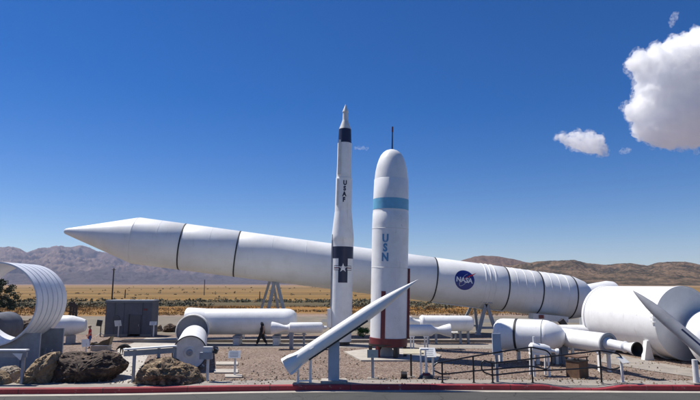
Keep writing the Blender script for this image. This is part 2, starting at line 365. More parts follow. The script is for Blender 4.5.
class Wrap:
    """u runs along U, v along V; whichever of them is the body's axis is straight, the other bends round it."""
    def __init__(s, p0, axis, facing, radius):   # radius: function of height along the axis
        s.p0, s.a = Vector(p0), Vector(axis).normalized(); f = Vector(facing); s.f = (f - s.a * f.dot(s.a)).normalized()
        s.side = s.a.cross(s.f); s.rad = radius
    def pt(s, along, around, off):
        r = s.rad(along); th = around / r
        return s.p0 + s.a * along + (s.f * math.cos(th) + s.side * math.sin(th)) * (r + off)
    def mark(s, pf, along0, off, name, m, parent, mode='up', around0=0.0):
        mb = MB()
        if mode == 'up': vs = [s.pt(along0 + y, around0 + x, off) for x, y in pf[0]]      # text upright on a vertical body
        else: vs = [s.pt(along0 + x, around0 - y, off) for x, y in pf[0]]                # text running along the axis
        return mb.add(vs, pf[1]).build(name, m, parent, 60)

def prof_r(prof):
    def f(t):
        for (t0, r0), (t1, r1) in zip(prof, prof[1:]):
            if t0 <= t <= t1 and t1 > t0: return r0 + (r1 - r0) * (t - t0) / (t1 - t0)
        return prof[-1][1] if t > prof[-1][0] else prof[0][1]
    return f
def dome(t0, t1, r0, n=8, e=1.0):
    """profile of a dome closing from radius r0 at t0 to zero at t1"""
    return [(t0 + (t1 - t0) * math.sin(math.pi / 2 * i / n), r0 * math.cos(math.pi / 2 * i / n) ** e) for i in range(n + 1)]

def proj(p):
    v = Vector(p) - Vector((0, 0, CAM_Z)); c, s = math.cos(PITCH), math.sin(PITCH)
    dep = v.y * c + v.z * s; up = -v.y * s + v.z * c
    return CX + F_PX * v.x / dep, CY - F_PX * up / dep

# ------------------------------------------------------------------ ground, road, kerb
# lower edge of the red kerb as read off the photograph, standing on the road surface
KZ = -0.20
kb = [(-700, 404), (-300, 399), (0, 394.4), (70, 394.0), (135, 393.3), (225, 391.6), (310, 390.5), (395, 390.1), (480, 390.2), (550, 390.5), (655, 391.0), (700, 391.2), (900, 392.0), (1400, 394.0)]
kp = [G(x, y, KZ) for x, y in kb]
def resample(pts, step):
    out = [pts[0]]
    for a, b in zip(pts, pts[1:]):
        n = max(1, int((b - a).length / step)); out += [a.lerp(b, i / n) for i in range(1, n + 1)]
    return out
kline = resample(kp, 0.25)
for _ in range(30):
    kline = [kline[0]] + [(kline[i - 1] + kline[i] * 2 + kline[i + 1]) / 4 for i in range(1, len(kline) - 1)] + [kline[-1]]
def offs(line, d):
    out = []
    for i, p in enumerate(line):
        a = line[min(i + 1, len(line) - 1)] - line[max(i - 1, 0)]; n = Vector((-a.y, a.x, 0)).normalized(); out.append(p + n * d)
    return out
def dip(x):      # the dropped kerb at the foot of the ramp
    def sm(a, b, v): v = max(0, min(1, (v - a) / (b - a))); return v * v * (3 - 2 * v)
    return sm(7.3, 8.3, x) * (1 - sm(9.4, 10.6, x))
kfront, ktop, kback = kline, offs(kline, 0.025), offs(kline, 0.20)
def strip(lines, m, name, label=None, uv=None):
    mb = MB(); n = len(lines[0])
    vs = [v for L in lines for v in L]
    fs = [(j * n + i, j * n + i + 1, (j + 1) * n + i + 1, (j + 1) * n + i) for j in range(len(lines) - 1) for i in range(n - 1)]
    return struct(name, mb.add(vs, fs), m, 30)
def kz(L, z0, drop=0.13): return [Vector((p.x, p.y, z0 - dip(p.x) * drop)) for p in L]
strip([kz(kfront, KZ + 0.001, 0), kz(kfront, -0.03), kz(ktop, -0.002), kz(kback, 0.0)], REDC, 'kerb')
walk_back = offs(kline, 1.15)
strip([kz(offs(kline, 0.2005), -0.003), kz(offs(kline, 0.6), 0.004, 0.07), kz(offs(kline, 1.0), 0.006, 0.0), kz(walk_back, 0.008, 0)], CONC, 'pavement')
gut = offs(kline, -0.38)
strip([[Vector((p.x, p.y, KZ + 0.008)) for p in gut], [Vector((p.x, p.y, KZ + 0.006)) for p in kfront]], CONCL, 'gutter_path')
mb = MB(); mb.add([(-400, -300, KZ), (400, -300, KZ)] + [(400, 60, KZ), (-400, 60, KZ)], [(0, 1, 2, 3)])
struct('road', mb, ASPH)
# ground: everything past the kerb, out to the horizon, plus the land behind the camera
edge = offs(kline, 0.19)
mb = MB(); n = len(edge); vs = [Vector((p.x, p.y, -0.0045 - dip(p.x) * 0.14)) for p in edge] + [Vector((p.x, p.y + 6, -0.0045)) for p in edge]
mb.add(vs, [(i, i + 1, n + i + 1, n + i) for i in range(n - 1)])
far = 28000.0; e0, e1 = edge[0], edge[-1]
rows = [30, 60, 120, 300, 1000, 4000, far]
L = [Vector((e.x, e.y + 6, -0.0045)) for e in edge]
base = len(mb.v)
prev = [Vector((-far, L[0].y, -0.0045))] + L + [Vector((far, L[-1].y, -0.0045))]
nxt = [Vector((-far, far, -0.0045))] + [Vector((p.x * 500, far, -0.0045)) for p in L] + [Vector((far, far, -0.0045))]
m1 = len(prev); mb.add(prev + nxt, [(i, i + 1, m1 + i + 1, m1 + i) for i in range(m1 - 1)])
mb.add([(-far, -far, KZ - 0.05), (far, -far, KZ - 0.05), (far, 19, KZ - 0.05), (-far, 19, KZ - 0.05)], [(0, 1, 2, 3)])
struct('ground', mb, PLAIN)
# gravel yard
gv = [p for p in offs(kline, 1.14) if -26 < p.x < 34]
mb = MB(); n = len(gv)
mb.add([Vector((p.x, p.y, 0.0)) for p in gv] + [Vector((p.x * 1.35, 41.2, 0.0)) for p in gv], [(i, i + 1, n + i + 1, n + i) for i in range(n - 1)])
struct('gravel_yard_ground', mb, GRAV)
g = lambda x, y: tuple(G(x, y))[:2]
sheet('path', [g(112, 384), g(133, 384), g(150, 352), g(172, 348), g(186, 342), g(186, 337.5), g(146, 338), g(118, 349)], 0.008, CONCL)
sheet('cross_path', [g(170, 347.5), g(430, 348), g(560, 350), g(700, 352), g(780, 352), g(780, 347), g(430, 343.5), g(178, 342.5)], 0.012, CONC)
sheet('diagonal_path', [g(600, 362), g(650, 371), g(720, 381), g(800, 392), g(800, 380), g(700, 370), g(650, 361.5), g(606, 352)], 0.016, CONC)
sheet('dirt_track', [(-90, 42.5), (60, 42.5), (90, 66), (-120, 66)], 0.004, mat('pale_dirt', (0.195, 0.163, 0.118), 0.95, (0.14, 0.118, 0.088), 0.5, 0.5, 25, 0.02))
sheet('far_road', [(-3, 56), (140, 52), (140, 60), (-3, 61)], 0.010, mat('worn_asphalt', (0.13, 0.125, 0.12), 0.9, (0.10, 0.098, 0.095), 1))
pad = [G(344, 352.5), G(372, 349.5), G(424, 350), G(441, 356), G(437, 361.5), G(361, 361.5)]
mb = MB(); k = len(pad); mb.add([Vector((p.x, p.y, 0.0)) for p in pad] + [Vector((p.x, p.y, 0.07)) for p in pad], [tuple(range(k, 2 * k))] + [(i, (i + 1) % k, k + (i + 1) % k, k + i) for i in range(k)])
tag(mb.build('concrete_pad', CONCL, None, 0), 'pale concrete pad under the upright missile lettered USN', 'pad')
for i, (x0, x1, y0, y1, lb) in enumerate([(216, 238, 362.5, 365.5, 'pale paving slab in the gravel, farthest of three slabs behind the low white sign'),
                                   (214, 238, 370, 373.5, 'pale paving slab in the gravel, middle one of three slabs by the low white sign'),
                                   (225, 242, 375.3, 378, 'small pale slab at the foot of the low white sign near the kerb')]):
    a, b, c, d_ = G(x0, y1), G(x1, y1), G(x1, y0), G(x0, y0)
    z = 0.05
    mb = MB().add([(p.x, p.y, 0) for p in (a, b, c, d_)] + [(p.x, p.y, z) for p in (a, b, c, d_)], [(4, 5, 6, 7), (0, 1, 5, 4), (1, 2, 6, 5), (2, 3, 7, 6), (3, 0, 4, 7)])
    tag(mb.build('paving_slab', CONCL, None, 0), lb, 'paving slab', 'slabs by the low white sign')
# long low concrete edging behind the yard
mb = MB().box((8, 36.95, 0.08), (46, 0.5, 0.20)); mb.box((8, 37.45, 0.05), (46, 0.5, 0.1))
tag(mb.build('low_wall', CONC, None, 0), 'long low concrete edging wall running behind the white boosters', 'low wall')
# loose stones along the kerb, uncountable
mb = MB(); rs = random.Random(5)
def pebble(mb, c, r, rs, mi=0):
    vs = []; q = [(1, 0, 0), (-1, 0, 0), (0, 1, 0), (0, -1, 0), (0, 0, 1), (0, 0, -0.6)]
    rot = Matrix.Rotation(rs.random() * 6, 3, 'Z')
    for v in q: vs.append(Vector(c) + rot @ Vector([v[j] * r * rs.uniform(0.6, 1.2) for j in range(3)]))
    mb.add(vs, [(0, 2, 4), (2, 1, 4), (1, 3, 4), (3, 0, 4), (2, 0, 5), (1, 2, 5), (3, 1, 5), (0, 3, 5)], mi)
near = [p for p in offs(kline, 1.25) if -14 < p.x < 16]
for p in near:
    if -8.5 < p.x < -7.0: continue
    for _ in range(5):
        r = rs.uniform(0.015, 0.055); pebble(mb, (p.x + rs.uniform(-.13, .13), p.y + rs.gauss(-0.05, .13), r * 0.4), r, rs, rs.choice((0, 0, 1, 2)))
for _ in range(5200):
    d = rs.uniform(21.7, 34); x = rs.uniform(-0.62, 0.68) * d
    if noise.noise(Vector((x * .3, d * .5, 2))) < -.18: continue
    r = rs.choice((.015, .02, .03, .045)) * rs.uniform(.7, 1.3); pebble(mb, (x, d, r * 0.3), r, rs, rs.choice((0, 0, 1, 2)))
tag(mb.build('gravel', [ROCKG, ROCKT, ROCKD], None, 0), kind='stuff')

# ------------------------------------------------------------------ mountains and hills
def range_mesh(name, m, prof, r0, r1, r2, x0, x1, seed, amp, freq, nx, nr, p=1.35, scale=1.0):
    def hy(x):
        for (a, ya), (b, yb) in zip(prof, prof[1:]):
            if a <= x <= b:
                t = (x - a) / (b - a); return ya + (yb - ya) * t
        return prof[0][1] if x < prof[0][0] else prof[-1][1]
    mb = MB(); vs = []
    for j in range(nr + 1):
        t = j / nr
        rr = r0 + (r1 - r0) * (t / 0.7) if t <= 0.7 else r1 + (r2 - r1) * ((t - 0.7) / 0.3)
        for i in range(nx + 1):
            x = x0 + (x1 - x0) * i / nx
            top = max(0.0, (HORIZ - hy(x)) / F_PX * r1)
            X = (x - CX) / 549.0 * rr
            if t <= 0.7: s_ = (t / 0.7) ** p
            else: s_ = 1 - 0.85 * ((t - 0.7) / 0.3) ** 1.5
            q = Vector((X * freq + seed, rr * freq * 0.8, seed * 1.7))
            rid = 1 - abs(noise.fractal(q, 0.9, 2.1, 7)) * 2.0
            fine = (0.5 - abs(noise.fractal(q * 4.0, 0.7, 2.2, 6)) * 1.6)
            wgt = (1.0 if t < 0.7 else 0.6) * min(1, t / 0.12) * (1 - 0.72 * math.exp(-((t - 0.7) / 0.07) ** 2))
            z = top * s_ + (rid * 0.72 + fine * 0.40 - 0.62) * amp * wgt * (0.15 + 0.85 * s_) * min(1, top / (amp * 1.5 + 1e-6)) + CAM_Z * s_ - (2.0 if j == 0 else 0)
            vs.append((X, rr, z))
    fs = [(j * (nx + 1) + i, j * (nx + 1) + i + 1, (j + 1) * (nx + 1) + i + 1, (j + 1) * (nx + 1) + i) for j in range(nr) for i in range(nx)]
    return struct(name, mb.add(vs, fs), m, 180)
range_mesh('mountains', MTN, [(-400, 262), (-260, 250), (-150, 246), (-60, 255), (0, 248), (10, 247.6), (20, 251), (25, 252.6), (36, 248.6), (45, 247.6), (56, 246.6), (68, 248), (74, 247), (80, 245.4), (88, 248.8), (100, 252), (112, 255), (128, 259), (145, 260), (165, 263), (190, 266), (215, 269.5), (245, 273.5), (290, 278.5), (350, 282), (420, 283.8)],
           5200, 9000, 12500, -420, 430, 3.3, 330, 0.0011, 640, 190)
range_mesh('far_hill', HILL1, [(330, 283), (380, 278), (420, 268), (445, 262.5), (463.7, 259.3), (473.6, 256.8), (483, 256.0), (493.6, 256.3), (511, 258.6), (529, 262.3), (560, 270), (620, 281), (640, 284)],
           2600, 4600, 6400, 330, 640, 8.1, 55, 0.0016, 320, 120)
range_mesh('hills', HILL2, [(420, 284), (450, 279), (480, 272), (505, 266.5), (520, 264), (538, 261.2), (560, 260.2), (576, 260.5), (586, 263.2), (606, 264.8), (630, 263), (648, 265), (658, 262.3), (668, 261.5), (686, 262.2), (700, 264.5), (760, 266), (840, 259), (930, 255), (1050, 265), (1150, 275)],
           1300, 2700, 3900, 420, 1150, 5.2, 38, 0.0024, 640, 150)

# ------------------------------------------------------------------ low scrub, grass, trees
def leafcluster(mb, c, rx, rz, n, size, rs, mi=0):
    for _ in range(n):
        while True:
            q = Vector((rs.uniform(-1, 1), rs.uniform(-1, 1), rs.uniform(-1, 1)))
            if 0.15 < q.length < 1: break
        q = q * (0.6 + 0.4 * rs.random())
        p = Vector(c) + Vector((q.x * rx, q.y * rx, q.z * rz)); a = Vector((rs.gauss(0, 1), rs.gauss(0, 1), rs.gauss(0, 1))).normalized(); b = a.orthogonal().normalized()
        s_ = size * rs.uniform(0.5, 1.3)
        mb.add([p - a * s_, p + b * s_ * 0.5, p + a * s_, p - b * s_ * 0.5], [(0, 1, 2, 3)], mi)
rs = random.Random(11); mb = MB()
for _ in range(5200):
    if rs.random() < 0.93: d = rs.gauss(108, 10)
    else: d = 92 * math.exp(rs.random() ** 0.8 * 2.0)
    if d < 74: continue
    x = rs.uniform(-0.78, 0.78) * d
    if noise.noise(Vector((x * 0.03, d * 0.05, 4))) < -0.12: continue
    h = rs.choice((.25, .35, .45, .6, .85)) * rs.uniform(.7, 1.2); leafcluster(mb, (x, d, h * 0.35), h * rs.uniform(0.7, 2.0), h * 0.6, 24, 0.11 + d * 0.0006, rs, rs.choice((0, 0, 0, 1, 2)))
tag(mb.build('scrub', [SAGE, DRYG, mat('dark_scrub_leaf', (0.035, 0.04, 0.022), 0.9)], None, 0), kind='stuff')
mb = MB()
for _ in range(5200):
    d = rs.uniform(67.5, 96); x = rs.uniform(-0.75, 0.75) * d
    if noise.noise(Vector((x * .08, d * .15, 9))) < -.15: continue
    for _ in range(5):
        a = rs.uniform(-.5, .5); bx = rs.uniform(-.5, .5); h = rs.uniform(.08, .30)
        mb.add([(x + bx - .035, d, 0), (x + bx + .035, d + .03, 0), (x + bx + a * h, d + rs.uniform(-.1, .1), h)], [(0, 1, 2)])
tag(mb.build('dry_grass', DRYG, None, 0), kind='stuff')
def tree(name, base, h, crown_r, crown_z, label, cat, leafm, n=5200, leaf=0.11, seed=1):
    rs = random.Random(seed); t = thing(name, base, label, cat)
    b = Vector(base); mb = MB(); mb.tube([b, b + Vector((0.05, 0, h * .35)), b + Vector((0, .05, h * .8))], [0.16, 0.11, 0.03], 8)
    tips = []
    for k in range(22):
        z0 = h * rs.uniform(0.15, 0.8); an = rs.uniform(0, 6.28); L = crown_r * rs.uniform(.5, .95) * (1.1 - 0.55 * z0 / h)
        tip = b + Vector((math.cos(an) * L, math.sin(an) * L, z0 + rs.uniform(.1, .4)))
        mb.tube([b + Vector((0, 0, z0)), b.lerp(tip, .5) + Vector((0, 0, z0 * 0.5)), tip], [0.05, 0.03, 0.012], 5); tips.append(tip)
    mb.build('trunk', BARK, t)
    mb = MB()
    for k in range(70):
        an = rs.uniform(0, 6.28); zz = rs.uniform(0.08, 1.0); rad = crown_r * math.sqrt(max(0.02, 1 - (2 * zz - .9) ** 2 * .9)) * rs.uniform(.25, .95)
        c = b + Vector((math.cos(an) * rad, math.sin(an) * rad, crown_z + (h - crown_z) * zz)); s_ = rs.uniform(.25, .5) * crown_r * .55
        leafcluster(mb, c, s_, s_ * .8, n // 70, leaf, rs)
    mb.build('crown', leafm, t, 0); return t
tree('juniper_tree', G(-5, 321), 4.2, 2.05, 0.3, 'dark round juniper tree past the ribbed white ring, cut by the picture edge', 'tree', LEAFD, 9000, 0.10, 3)
sb = G(363, 337.0)
t = thing('green_shrub', sb, 'small bright green shrub between the two upright missiles', 'shrub')
mb = MB(); rs = random.Random(2)
for k in range(8): mb.tube([sb, sb + Vector((rs.uniform(-.4, .4), rs.uniform(-.3, .3), rs.uniform(.3, .6)))], [0.02, 0.008], 5)
mb.build('stem', BARK, t)
mb = MB()
for k in range(14): leafcluster(mb, sb + Vector((rs.uniform(-.5, .4), rs.uniform(-.3, .3), rs.uniform(.2, .62))), .22, .2, 130, .045, rs)
mb.build('foliage', LEAFG, t, 0)

# ------------------------------------------------------------------ boulders
def boulder(name, outline, d, depth, label, m, seed, amp=0.10, freq=1.4, group=None, lean=0.0, y_front=None):
    pts = [P(x, y, d) for x, y in outline]
    cx = sum(p.x for p in pts) / len(pts); cz = sum(p.z for p in pts) / len(pts)
    loop = []; n = len(pts)
    for i in range(n):
        a, b = pts[i], pts[(i + 1) % n]; k = max(2, int((b - a).length / 0.045))
        loop += [a.lerp(b, j / k) for j in range(k)]
    N = len(loop); K = 44; vs = []; mb = MB()
    for j in range(K + 1):
        t = -1 + 2 * j / K; s_ = max(0.02, (1 - abs(t) ** 2.6)) ** 0.55
        for p in loop:
            q = Vector((cx + (p.x - cx) * s_ + lean * t, d + t * depth / 2, max(-0.12, cz * 0.75 + (p.z - cz * 0.75) * s_)))
            c = Vector((q.x - cx, (q.y - d), q.z - cz)); nn = c.normalized() if c.length > 0 else Vector((0, 0, 1))
            w1 = noise.fractal(q * freq + Vector((seed, 0, 0)), 0.8, 2.2, 6)
            w2 = 0.5 - abs(noise.fractal(q * freq * 2.3 + Vector((0, seed, 0)), 0.9, 2.2, 5))
            vor = noise.cell(q * freq * 1.5 + Vector((w1, w1, seed)))
            w3 = .4 - abs(noise.fractal(q * freq * 7, .8, 2.2, 4)); q = q + nn * (w1 * amp * 1.5 + w2 * amp * 1.2 + (vor - .5) * amp * .5 + w3 * amp * .45)
            vs.append(q)
    fs = [(j * N + i, j * N + (i + 1) % N, (j + 1) * N + (i + 1) % N, (j + 1) * N + i) for j in range(K) for i in range(N)]
    fs.append(tuple(range(N - 1, -1, -1))); fs.append(tuple(K * N + i for i in range(N)))
    mb.add(vs, fs); o = mb.build(name, m, None, 28)
    bm = bmesh.new(); bm.from_mesh(o.data); bmesh.ops.recalc_face_normals(bm, faces=bm.faces); bm.to_mesh(o.data); bm.free()
    return tag(o, label, 'boulder', group)
boulder('boulder', [(46, 386.5), (52, 366), (60, 354.5), (72, 352.5), (92, 353.5), (108, 352), (118, 356), (125.5, 364), (122, 371), (115, 377), (110, 386.5)], 23.0, 2.2,
        'large dark brown boulder by the kerb, overhanging the concrete path', ROCKD, 3.1, 0.085, group='boulders along the kerb')  # dark tone is brown rock plus shade put into the colour
boulder('boulder', [(17, 386.5), (20, 379), (28, 371), (37, 362), (46, 355), (58, 352.5), (62, 358), (60, 370), (56, 380), (58, 386.5)], 22.5, 1.7,
        'tan slab-like boulder with a bright ridge leaning on the dark boulder', ROCKT, 9.4, 0.07, group='boulders along the kerb', lean=-.1)
boulder('boulder', [(134, 386), (138, 374), (144, 364), (152, 359), (165, 357.5), (176, 360), (186, 364), (196, 369), (203, 378), (206, 386)], 22.3, 1.8,
        'brown and tan boulder in front of the motor pointing at the kerb', rockmat('mixed_rock', (0.22, 0.145, 0.08), (0.07, 0.045, 0.03), (0.40, 0.30, 0.18)), 5.7, 0.085, group='boulders along the kerb')
boulder('boulder', [(-8, 386.5), (-4, 372), (4, 366.5), (12, 366), (18, 371), (22, 380), (22, 386.5)], 22.6, 1.2,
        'small pale boulder under the low display rail', ROCKG, 2.2, 0.06, group='boulders along the kerb')
boulder('boulder', [(-10, 387), (-8, 376), (0, 371), (6, 376), (9, 381), (10, 387)], 21.9, .7,
        'small brown rock in front of the pale boulder at the picture edge', ROCKT, 7.2, 0.05, group='boulders along the kerb')
boulder('boulder', [(12, 336), (16, 326), (25, 320.5), (33, 319.5), (40, 321), (44, 328), (44, 337)], 42, 2.4,
        'dark brown boulder seen through the ribbed white ring', ROCKD, 4.4, 0.13, 0.8)
boulder('boulder', [(2, 339), (5, 330), (11, 327), (16, 331), (18, 340)], 39, 1.4,
        'tan rock seen low through the ribbed white ring', ROCKT, 1.4, 0.1, 0.9)
boulder('boulder', [(163, 331), (166, 325), (171, 323.5), (177, 326), (179, 331.5)], 45, 1.2,
        'low brown rock between the dark shed and the flanged motor', ROCKD, 6.4, 0.08, 0.9)
boulder('boulder', [(152, 331.5), (155, 326.5), (160, 325.5), (163, 331.5)], 45.5, .9,
        'small brown rock just beside the dark shed corner', ROCKT, 8.8, 0.06, 0.9)

# ================================================================== the long booster
def t_at_px(A, a, L, x):
    lo, hi = 0.0, L
    for _ in range(50):
        m_ = (lo + hi) / 2
        if proj(A + a * m_)[0] < x: lo = m_
        else: hi = m_
    return (lo + hi) / 2
A = P(64, 231, 39.5); B = P(587, 299.8, 44.2); ax = (B - A).normalized(); Ls = (B - A).length
tx = lambda x: t_at_px(A, ax, Ls, x)
RS = 1.72
srb = thing('solid_rocket_booster', (A.x + ax.x * 20, A.y, 0), 'very long white solid rocket booster lying tilted across the yard with round blue NASA emblem', 'rocket booster')
ts = tx(136)
joints = [tx(183), tx(237.5), tx(431.5), tx(501), tx(534), tx(567)]
MB().lathe(A, B, [(0, 0.01), (0.03, 0.12), (0.12, 0.2), (0.35, 0.27), (ts - .06, RS - 0.02), (ts - .03, RS - .03), (ts, RS - 0.03), (ts + 0.02, RS - 0.005)], 96).build('nose_cone', BOOST, srb)
edges_ = [ts + 0.02] + joints
segs = list(zip(edges_, edges_[1:]))
for i, (a0, a1) in enumerate(segs):
    pr = [(a0 + (0.03 if i else 0), RS - 0.012), (a0 + 0.05, RS), (a1 - 0.05, RS), (a1 - 0.03, RS - 0.012)]
    extra = []
    if i == 3:   # stiffener rings near the emblem
        for q in (tx(478.5), tx(483), tx(488)): extra += [(q - .05, RS), (q - .035, RS + .035), (q + .035, RS + .035), (q + .05, RS)]
    elif i in (0, 1, 2):
        k = 1 if i < 2 else 5
        for q in [a0 + (a1 - a0) * (j + 1) / (k + 1) for j in range(k)]: extra += [(q - .015, RS), (q - .01, RS + .008), (q + .01, RS + .008), (q + .015, RS)]
    elif i in (4, 5):
        for q in [a0 + (a1 - a0) * (j + 1) / 4 for j in range(3)]: extra += [(q - .03, RS), (q - .02, RS + .013), (q + .02, RS + .013), (q + .03, RS)]
    pr = sorted(pr + extra, key=lambda v: v[0])
    MB().lathe(A, B, pr, 96).build('casing', BOOST, srb)
for q in joints: MB().lathe(A, B, [(q - .052, RS - .02), (q - .048, RS + .012), (q + .048, RS + .012), (q + .052, RS - .02)], 96).build('joint_band', BLACKR, srb)
te = tx(587)
MB().lathe(A, B, [(joints[-1] + .05, RS - .01), (joints[-1] + .25, RS - .03), (te - .55, RS * .84), (te - .15, RS * .66), (te, RS * .56)], 96, cap1=True).build('aft_skirt', BOOST, srb)
sw = Wrap(A, ax, (0, -1, 0), lambda t: RS)
MB().bar(A + ax * joints[2] + Vector((0, -.3, -RS - .02)), A + ax * joints[3] + Vector((0, -.3, -RS - .02)), .16, .08).build('cable_tray', DULLW, srb)
# round emblem
u0 = tx(457.3); vofs = 0.24; Rl = 0.765
em = sw.mark(move(disc(Rl), 0, 0), u0, 0.006, 'emblem', LOGOB, srb, 'along', around0=-vofs)
def ontosrb(pf, off, name, m): return sw.mark(pf, u0, off, name, m, em_parent, 'along', around0=-vofs)
em_parent = em
vn, fn = text_polys('NASA', 0.50, 0.018)
ontosrb(move((vn, fn), 0, -0.01, 0, 0.98, 1.0), 0.022, 'lettering', WHITE)
def arc_strip(r, a0, a1, wd, e=1.0, rot=0.0, n=36, dx=0, dy=0):
    vs = []; c, s_ = math.cos(rot), math.sin(rot)
    for i in range(n + 1):
        a = a0 + (a1 - a0) * i / n
        for q in (-wd / 2, wd / 2):
            x, y = (r + q) * math.cos(a), (r * e + q) * math.sin(a); vs.append((dx + x * c - y * s_, dy + x * s_ + y * c))
    return vs, [(2 * i, 2 * i + 1, 2 * i + 3, 2 * i + 2) for i in range(n)]
ontosrb(arc_strip(0.58, 0.4, 5.6, 0.022, 0.36, 0.95), 0.014, 'orbit_line', WHITE)
sw_pts = [(-0.42, -0.36), (-0.1, 0.02), (0.3, 0.34), (0.93, 0.62), (0.36, 0.24), (0.02, -0.04)]
def poly2(pts): return pts, [tuple(range(len(pts)))]
for pl in ([(-0.42, -0.40), (-0.12, 0.00), (-0.07, -0.03)], [(-0.12, 0.0), (0.3, 0.32), (0.34, 0.26), (-0.07, -0.03)], [(0.3, 0.32), (0.95, 0.66), (0.60, 0.36), (0.34, 0.26)]):
    ontosrb(move(poly2(pl), 0, 0.02), 0.017, 'red_wing', LOGOR)
# A-frames under it
def aframe(apx, apy, feet, d, thick, label, d_apex=None):
    ap = P(apx, apy, d_apex or d); f = [G(x, 335) for x in feet]; f = [Vector((P(x, 334, d).x, d, 0)) for x in feet]
    t = thing('support_frame', (ap.x, d, 0), label, 'support frame', 'steel frames carrying the long booster')
    for q in f:
        MB().bar(q, ap, thick, thick).build('leg', GREYM if thick < .3 else POSTM, t, 0)
        MB().box((q.x, q.y, 0.03), (thick * 1.8, thick * 1.8, 0.06)).build('foot_plate', GREYM, t, 0)
    m_ = [q.lerp(ap, .22) for q in f]
    MB().bar(m_[0], m_[1], thick * .7, thick * .7).build('crossbar', GREYM, t, 0)
    MB().box((ap.x, d, ap.z + .02), (.9, .5, .10), ry=0.13).build('saddle', GREYM, t, 0)
    return t
aframe(275.5, 275.5, (263, 290), 41.2, .24, 'steel A-frame rising behind the white booster casing near the man in black')
aframe(271.5, 275.0, (254, 283), 43.6, .18, 'thinner rear A-frame just behind the one above the long casing')
aframe(486, 302.5, (478, 497), 42.2, .24, 'steel A-frame under the booster below its ribbed rings')
aframe(474, 301, (458, 477.5), 44.2, .2, 'thin rear A-frame at the end of the casing with a black nozzle')
t = thing('aft_cradle', (P(548, 316, 42).x, 42, 0), 'low steel cradle carrying the aft end of the long booster', 'cradle')
c0 = P(548, 317.5, 42)
MB().box((c0.x, 42, c0.z), (2.6, 1.2, .42), ry=.1).build('platform', DULLW, t, 0)
for dx in (-1.1, 0, 1.1): MB().box((c0.x + dx, 42, c0.z / 2 - .05), (.2, .8, c0.z - .25)).build('leg', GREYM, t, 0)
MB().box((P(541, 315, 41.4).x, 41.36, c0.z + .1), (.34, .1, .26)).build('red_block', MAROON, t, 0)
c1 = P(560.5, 320, 40.5); c2 = P(567, 329, 40.5)
MB().bar(c1, c2, .38, .38).build('strut', BLACK, t, 0)

# ================================================================== upright missile lettered USN
d = 29.5; p0 = P(388.2, 344, d); p1 = P(391.8, 149.4, d); aU = (p1 - p0).normalized(); LU = (p1 - p0).length
tz = lambda y: (P(390, y, d).z - p0.z) / aU.z
r_ = lambda px, y: RR(px, y, d)
usn = thing('naval_missile', (p0.x, d, 0), 'stout white upright missile with light blue band and blue letters USN', 'missile')
MB().lathe(p0, p1, [(tz(337.2), r_(18.2, 330)), (tz(225), r_(18.2, 225)), (tz(214), r_(17.95, 214)), (tz(213.6), r_(17.7, 214)), (tz(210.6), r_(17.7, 210))], 72).build('lower_stage', WHITE, usn)
MB().lathe(p0, p1, [(tz(210.6), r_(17.85, 210)), (tz(200), r_(17.75, 200))], 72).build('blue_band', BLUEB, usn)
MB().lathe(p0, p1, [(tz(200), r_(17.6, 200)), (tz(180.5), r_(17.0, 180)), (tz(180.2), r_(16.8, 180))], 72).build('upper_stage', WHITE, usn)
MB().lathe(p0, p1, [(tz(180.2), r_(16.7, 180)), (tz(172), r_(15.9, 172)), (tz(165), r_(14.4, 165)), (tz(160), r_(12.8, 160)), (tz(156), r_(11, 156)), (tz(153), r_(8.6, 153)), (tz(151), r_(5.9, 151)), (tz(149.8), r_(2.7, 150)), (tz(149.4), .01)], 72).build('nose_fairing', WHITE, usn)
sp = MB().cyl(P(392.2, 149.8, d), P(392.4, 132, d), .045, .03, 10).build('spike', NAVY, usn)
MB().cyl(P(392.4, 132, d), P(392.5, 126.8, d), .05, .05, 10).build('spike_tip', MAROON, sp)
MB().lathe(p0, p1, [(tz(345.5), r_(17.6, 340)), (tz(345), r_(18.9, 340)), (tz(337.3), r_(18.9, 340)), (tz(337), r_(18.2, 340))], 72, cap0=True).build('skirt', MAROON, usn)
uw = Wrap(p0, aU, (0, -1, 0), lambda t: r_(18.2, 280) if t < tz(225) else r_(17.8, 215))
MW = r_(1, 280)
uw.mark(rect(-2.1 * MW, 0, 2.3 * MW, tz(291) - tz(337.3), 4, 8), tz(337.3), .012, 'stripe', MAROON, usn, around0=-6.9 * MW)
rq = [uw.pt(tz(yy), 1.47 * 18.0 * MW, .03) for yy in (337.3, 268)]; MB().bar(rq[0], rq[1], .16, .22).build('raceway', MAROON, usn, 0)
for i, ch in enumerate('USN'):
    v, f = text_polys(ch, 0.72, 0.035); hgt = max(q[1] for q in v) - min(q[1] for q in v); sc_ = (8.3 * MW) / hgt
    uw.mark(move((v, f), 0, 0, 0, sc_ * .86, sc_), tz((239.6, 248.7, 257.9)[i]), .018, 'letter', BLUEL, usn, around0=-5.9 * MW)
for (yy, ww) in ((268, 0.9), (229.5, 0.9)):
    MB().lathe(p0, p1, [(tz(yy) - .012, r_(18.2, yy)), (tz(yy), r_(18.2, yy) + .012), (tz(yy) + .012, r_(18.2, yy))], 72).build('seam_ring', DULLW, usn)
uw.mark(disc(.05, 12, 2), tz(233), .01, 'port', BLACK, usn, around0=1.6 * MW)
